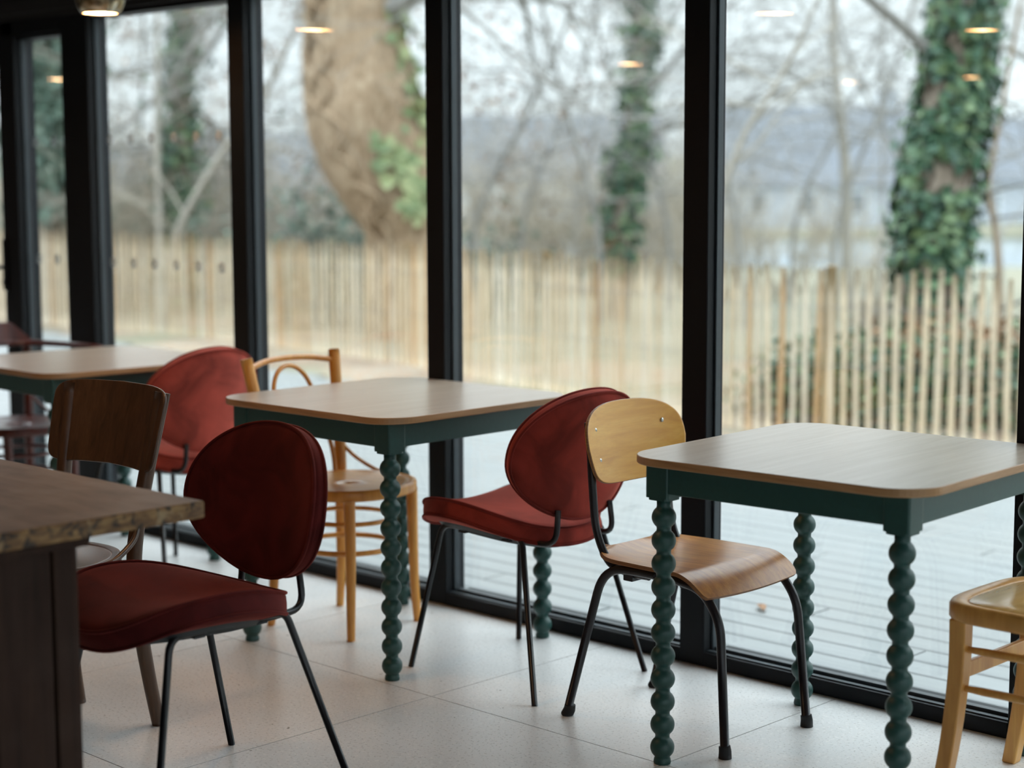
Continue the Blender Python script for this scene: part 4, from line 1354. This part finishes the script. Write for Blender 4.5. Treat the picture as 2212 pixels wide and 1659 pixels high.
# shrubs and brushwood between the fence and the river
SHR = 'bare shrubs beyond the fence'
def shrub(label, xp, D, w, h, seed, mat=M_BRUSH, n=60, leaves=None, r=.012, name='bare_shrub'):
    rnd = random.Random(seed); b = px(xp, D); b.z = gz(b.x, b.y) - .03
    root = thing(name, label, 'shrub', b, 0, SHR)
    q = MB(); tips = []
    for i in range(n):
        a = rnd.uniform(0, 2 * pi); k = rnd.uniform(0, 1) ** .7
        p = Vector((cos(a) * k * w * .35, sin(a) * k * w * .35, 0))
        d = Vector((cos(a) * k * w * .8 / h, sin(a) * k * w * .8 / h, 1))
        branch(q, p, d, h * rnd.uniform(.45, .8), r * rnd.uniform(.7, 1.3), 2, rnd, 4, .01, .45, .005, (2, 4), tips)
    q.build('stems', mat, root)
    if leaves:
        q = MB()
        for tp in tips:
            for _ in range(leaves[1]):
                leaf(q, tp * rnd.uniform(.35, 1.05) + Vector((rnd.gauss(0, .08), rnd.gauss(0, .08), rnd.gauss(0, .08))), (rnd.gauss(0, 1), rnd.gauss(0, 1), rnd.gauss(.4, 1)), leaves[2] * rnd.uniform(.6, 1.2), rnd)
        o = q.build('leaves', leaves[0], root); o['kind'] = 'stuff'
    return root
sh = [(90, 22, 2.6, 2.2, M_BRUSH, None, 'tawny shrub seen in the narrow panel beside the door'),
      (250, 24, 3.0, 2.3, M_BRUSH, (M_LAUREL, 1, .08), 'tawny shrub with green leaves low in the window by the lamp'),
      (340, 28, 3.6, 3.0, M_BRUSH, None, 'tall tawny shrub left of the ivied trunk in the lamp window'),
      (460, 26, 3.4, 2.8, M_BRUSH, None, 'tall tawny shrub beside the second left post'),
      (600, 27, 3.0, 2.1, M_BRUSH, None, 'pale shrub left of the massive leaning trunk'),
      (715, 19, 1.5, 1.25, M_TWIG, (M_LAUREL, 4, .09), 'dark green evergreen bush at the foot of the massive leaning trunk'),
      (1010, 21, 1.8, 1.0, M_TWIG, (M_LAUREL, 3, .09), 'low evergreen bush just right of the middle post'),
      (1040, 30, 4.0, 3.1, M_BRUSH, None, 'broad tawny thicket right of the middle post'),
      (1160, 33, 4.2, 3.0, M_BRUSH, None, 'broad tawny thicket in the middle of the central window'),
      (1270, 29, 3.4, 2.8, M_BRUSH, None, 'broad tawny thicket left of the slim ivy-grown trunk'),
      (1430, 31, 2.6, 2.2, M_BRUSH, None, 'thin pale thicket left of the right post'),
      (1590, 26, 2.0, 2.3, M_BRUSH, None, 'pale thicket right of the right post'),
      (1720, 30, 2.2, 2.0, M_BRUSH, None, 'brown thicket before the houses'),
      (1870, 32, 2.2, 2.0, M_BRUSH, None, 'brown thicket left of the ivy-clad trunk, before the houses'),
      (1905, 13.5, .7, .75, M_BRUSH, None, 'small brown brush at the foot of the ivy-clad trunk')]
for i, (xp, D, w, h, mt, lv, lb) in enumerate(sh): shrub(lb, xp, D, w, h, 300 + i, mt, (46 if w < 2 else 28 if xp > 1550 else 115), lv, .016)

# low brambles right behind the fence
def bramble(label, x, y, w, h, seed, lm):
    rnd = random.Random(seed); b = Vector((x, y, -.12))
    root = thing('bramble_bush', label, 'shrub', b, 0, 'brambles behind the fence')
    q = MB(); lq = MB()
    for i in range(70):
        a = rnd.uniform(0, 2 * pi); p = Vector((rnd.uniform(-w, w), rnd.uniform(-.3, .3), 0))
        d = Vector((cos(a), sin(a) * .6, rnd.uniform(.6, 1.6))).normalized(); L = h * rnd.uniform(.7, 1.4)
        p1 = p + d * L * .55; p2 = p1 + Vector((d.x, d.y, -.1)) * L * .5; p3 = p2 + Vector((d.x, d.y, -1)) * L * .35
        pts = spline([p, p1, p2, p3], 4); q.tube(pts, .004, 4, caps=False)
        for pt in pts[2:]:
            for _ in range(3):
                leaf(lq, pt + Vector((rnd.gauss(0, .05), rnd.gauss(0, .05), rnd.gauss(0, .04))), (rnd.gauss(0, 1), rnd.gauss(0, 1), rnd.gauss(.5, 1)), rnd.uniform(.035, .06), rnd)
    q.build('stems', M_BARK, root); o = lq.build('leaves', lm, root); o['kind'] = 'stuff'
bramble('dark green bramble behind the fence, just right of its thick post', -6.1, 9.25, .38, .55, 401, M_IVY)
bramble('green and brown bramble behind the fence below the ivy-clad trunk', -5.75, 9.75, .55, .80, 402, M_IVY)
bramble('tangled bramble behind the fence at its right end', -5.0, 9.75, .6, .88, 403, M_IVY)
bramble('dry brown bramble on the bank behind the right end of the fence', -5.35, 10.35, .65, .95, 404, M_DEADLEAF)
bramble('low leafy bramble at the far right end behind the fence', -4.3, 9.7, .55, .78, 405, M_IVY)

# houses across the river
def house(label, xp, D, wdt, dep, wall_h, roof_h, base, win, mat, yaw, chim=True):
    b = px(xp, D); b.z = base
    root = thing('riverside_house', label, 'house', b, yaw, 'houses across the river')
    q = MB(); q.bbox((-wdt / 2, -dep / 2, -1), (wdt / 2, dep / 2, wall_h)); q.build('wall', mat, root)
    q = MB(); ov = .3
    x0, x1, y0, y1 = -wdt / 2 - ov, wdt / 2 + ov, -dep / 2 - ov, dep / 2 + ov
    q.add([(x0, y0, wall_h), (x1, y0, wall_h), (x1, y1, wall_h), (x0, y1, wall_h), (x0 + .0, 0, wall_h + roof_h), (x1 - .0, 0, wall_h + roof_h)], [(0, 1, 5, 4), (2, 3, 4, 5), (0, 4, 3), (1, 2, 5), (3, 2, 1, 0)], False)
    q.build('roof', M_ROOF, root)
    n = win
    for k in range(n):
        xx = -wdt / 2 + wdt * (k + .5) / n
        q = MB(); q.bbox((xx - .45, -dep / 2 - .06, .75), (xx + .45, -dep / 2 - .0, 1.85)); f = q.build('window', M_WHITE if mat is not M_WHITE else M_RENDER, root)
        q = MB(); q.bbox((xx - .36, -dep / 2 - .08, .84), (xx + .36, -dep / 2 - .05, 1.76)); q.build('pane', M_DARKWIN, f)
    if chim:
        q = MB(); q.bbox((wdt * .3, -.3, wall_h + roof_h - .5), (wdt * .3 + .9, .3, wall_h + roof_h + .7)); q.build('chimney', M_RENDER, root)
# facades face the viewer: local -y towards camera; yaw so that local x follows image right
YW = math.atan2(.695, .719)
house('pale house with blue-grey slate roof across the river, left of the ivy-clad trunk', 1760, 80, 8.6, 7, 2.1, 3.5, -.85, 4, M_RENDER, YW)
house('slate-roofed house across the river showing right of the ivy-clad trunk', 2230, 82, 8.5, 7, 2.2, 3.0, -.85, 4, M_RENDER, YW)
house('pale slate-roofed house across the river, behind the thickets of the central window', 1200, 84, 9.5, 7, 2.3, 3.1, -.85, 4, M_WHITE, YW)
house('pale house across the river glimpsed left of the massive leaning trunk', 560, 86, 9, 7, 2.0, 2.6, -.85, 3, M_RENDER, YW)
house('pale house across the river glimpsed through the window by the lamp', 330, 100, 8, 7, 2.0, 2.6, -.85, 3, M_RENDER, YW)

# parked white vans on the near bank
def van(label, xp, D, z, yaw):
    b = px(xp, D); b.z = z
    root = thing('white_van', label, 'van', b, yaw, 'white vehicles beyond the fence')
    q = MB()
    sec = [(-2.2, .35), (2.25, .35), (2.3, .85), (1.75, 1.05), (1.25, 1.75), (-2.15, 1.8), (-2.25, 1.0)]
    vs = [(x, sy * .9, zz) for sy in (-1, 1) for x, zz in sec]; n = len(sec)
    q.add(vs, [tuple(range(n)), tuple(range(n, 2 * n))[::-1]] + [(k, n + k, n + (k + 1) % n, (k + 1) % n) for k in range(n)], False)
    q.build('body', M_CARW, root, bevel=.08)
    q = MB()
    for y in (-.905, .905): q.box((.6, y, 1.38), (.9, .02, .42)); 
    q.box((-.7, -.905, 1.38), (1.2, .02, .42))
    q.build('window', M_CARB, root)
    for x in (-1.4, 1.45):
        for y in (-.85, .85):
            q = MB(); q.tube([(x, y - .1, .33), (x, y + .1, .33)], .33, 20); q.build('wheel', M_RUBBER, root)

# dead leaves and twigs on the deck
DL = 'dead leaves on the deck'
rnd = random.Random(77)
spots = [(-3.42, 4.75, 'curled brown leaf on the deck below the red velvet chair'),
         (-2.62, 5.25, 'long dead leaf on the deck between the legs of the right table'),
         (-2.35, 4.95, 'dead leaf on the deck behind the near leg of the right table'),
         (-1.95, 5.45, 'dead leaf on the deck right of the near table leg'),
         (-1.80, 5.95, 'dead leaf on the deck under the right table apron')]
for x, y, lb in spots:
    q = MB()
    N = 9; vs = []
    a = -.75
    for k in range(N):
        u = k / (N - 1); w = .014 * sin(pi * u) ** .8 + .001
        for s_ in (-1, 0, 1):
            lx = (u - .5) * .09; ly = s_ * w; lz = .004 + .007 * abs(s_) + .006 * sin(u * pi)
            vs.append((lx * cos(a) - ly * sin(a), lx * sin(a) + ly * cos(a), lz))
    fs = [(k * 3 + i, k * 3 + i + 1, k * 3 + 3 + i + 1, k * 3 + 3 + i) for k in range(N - 1) for i in range(2)]
    q.add(vs, fs)
    o = q.build('dead_leaf', M_DEADLEAF); o.location = (x, y, -.055)
    md = o.modifiers.new('thickness', 'SOLIDIFY'); md.thickness = .0008
    o['label'] = lb; o['category'] = 'leaf'
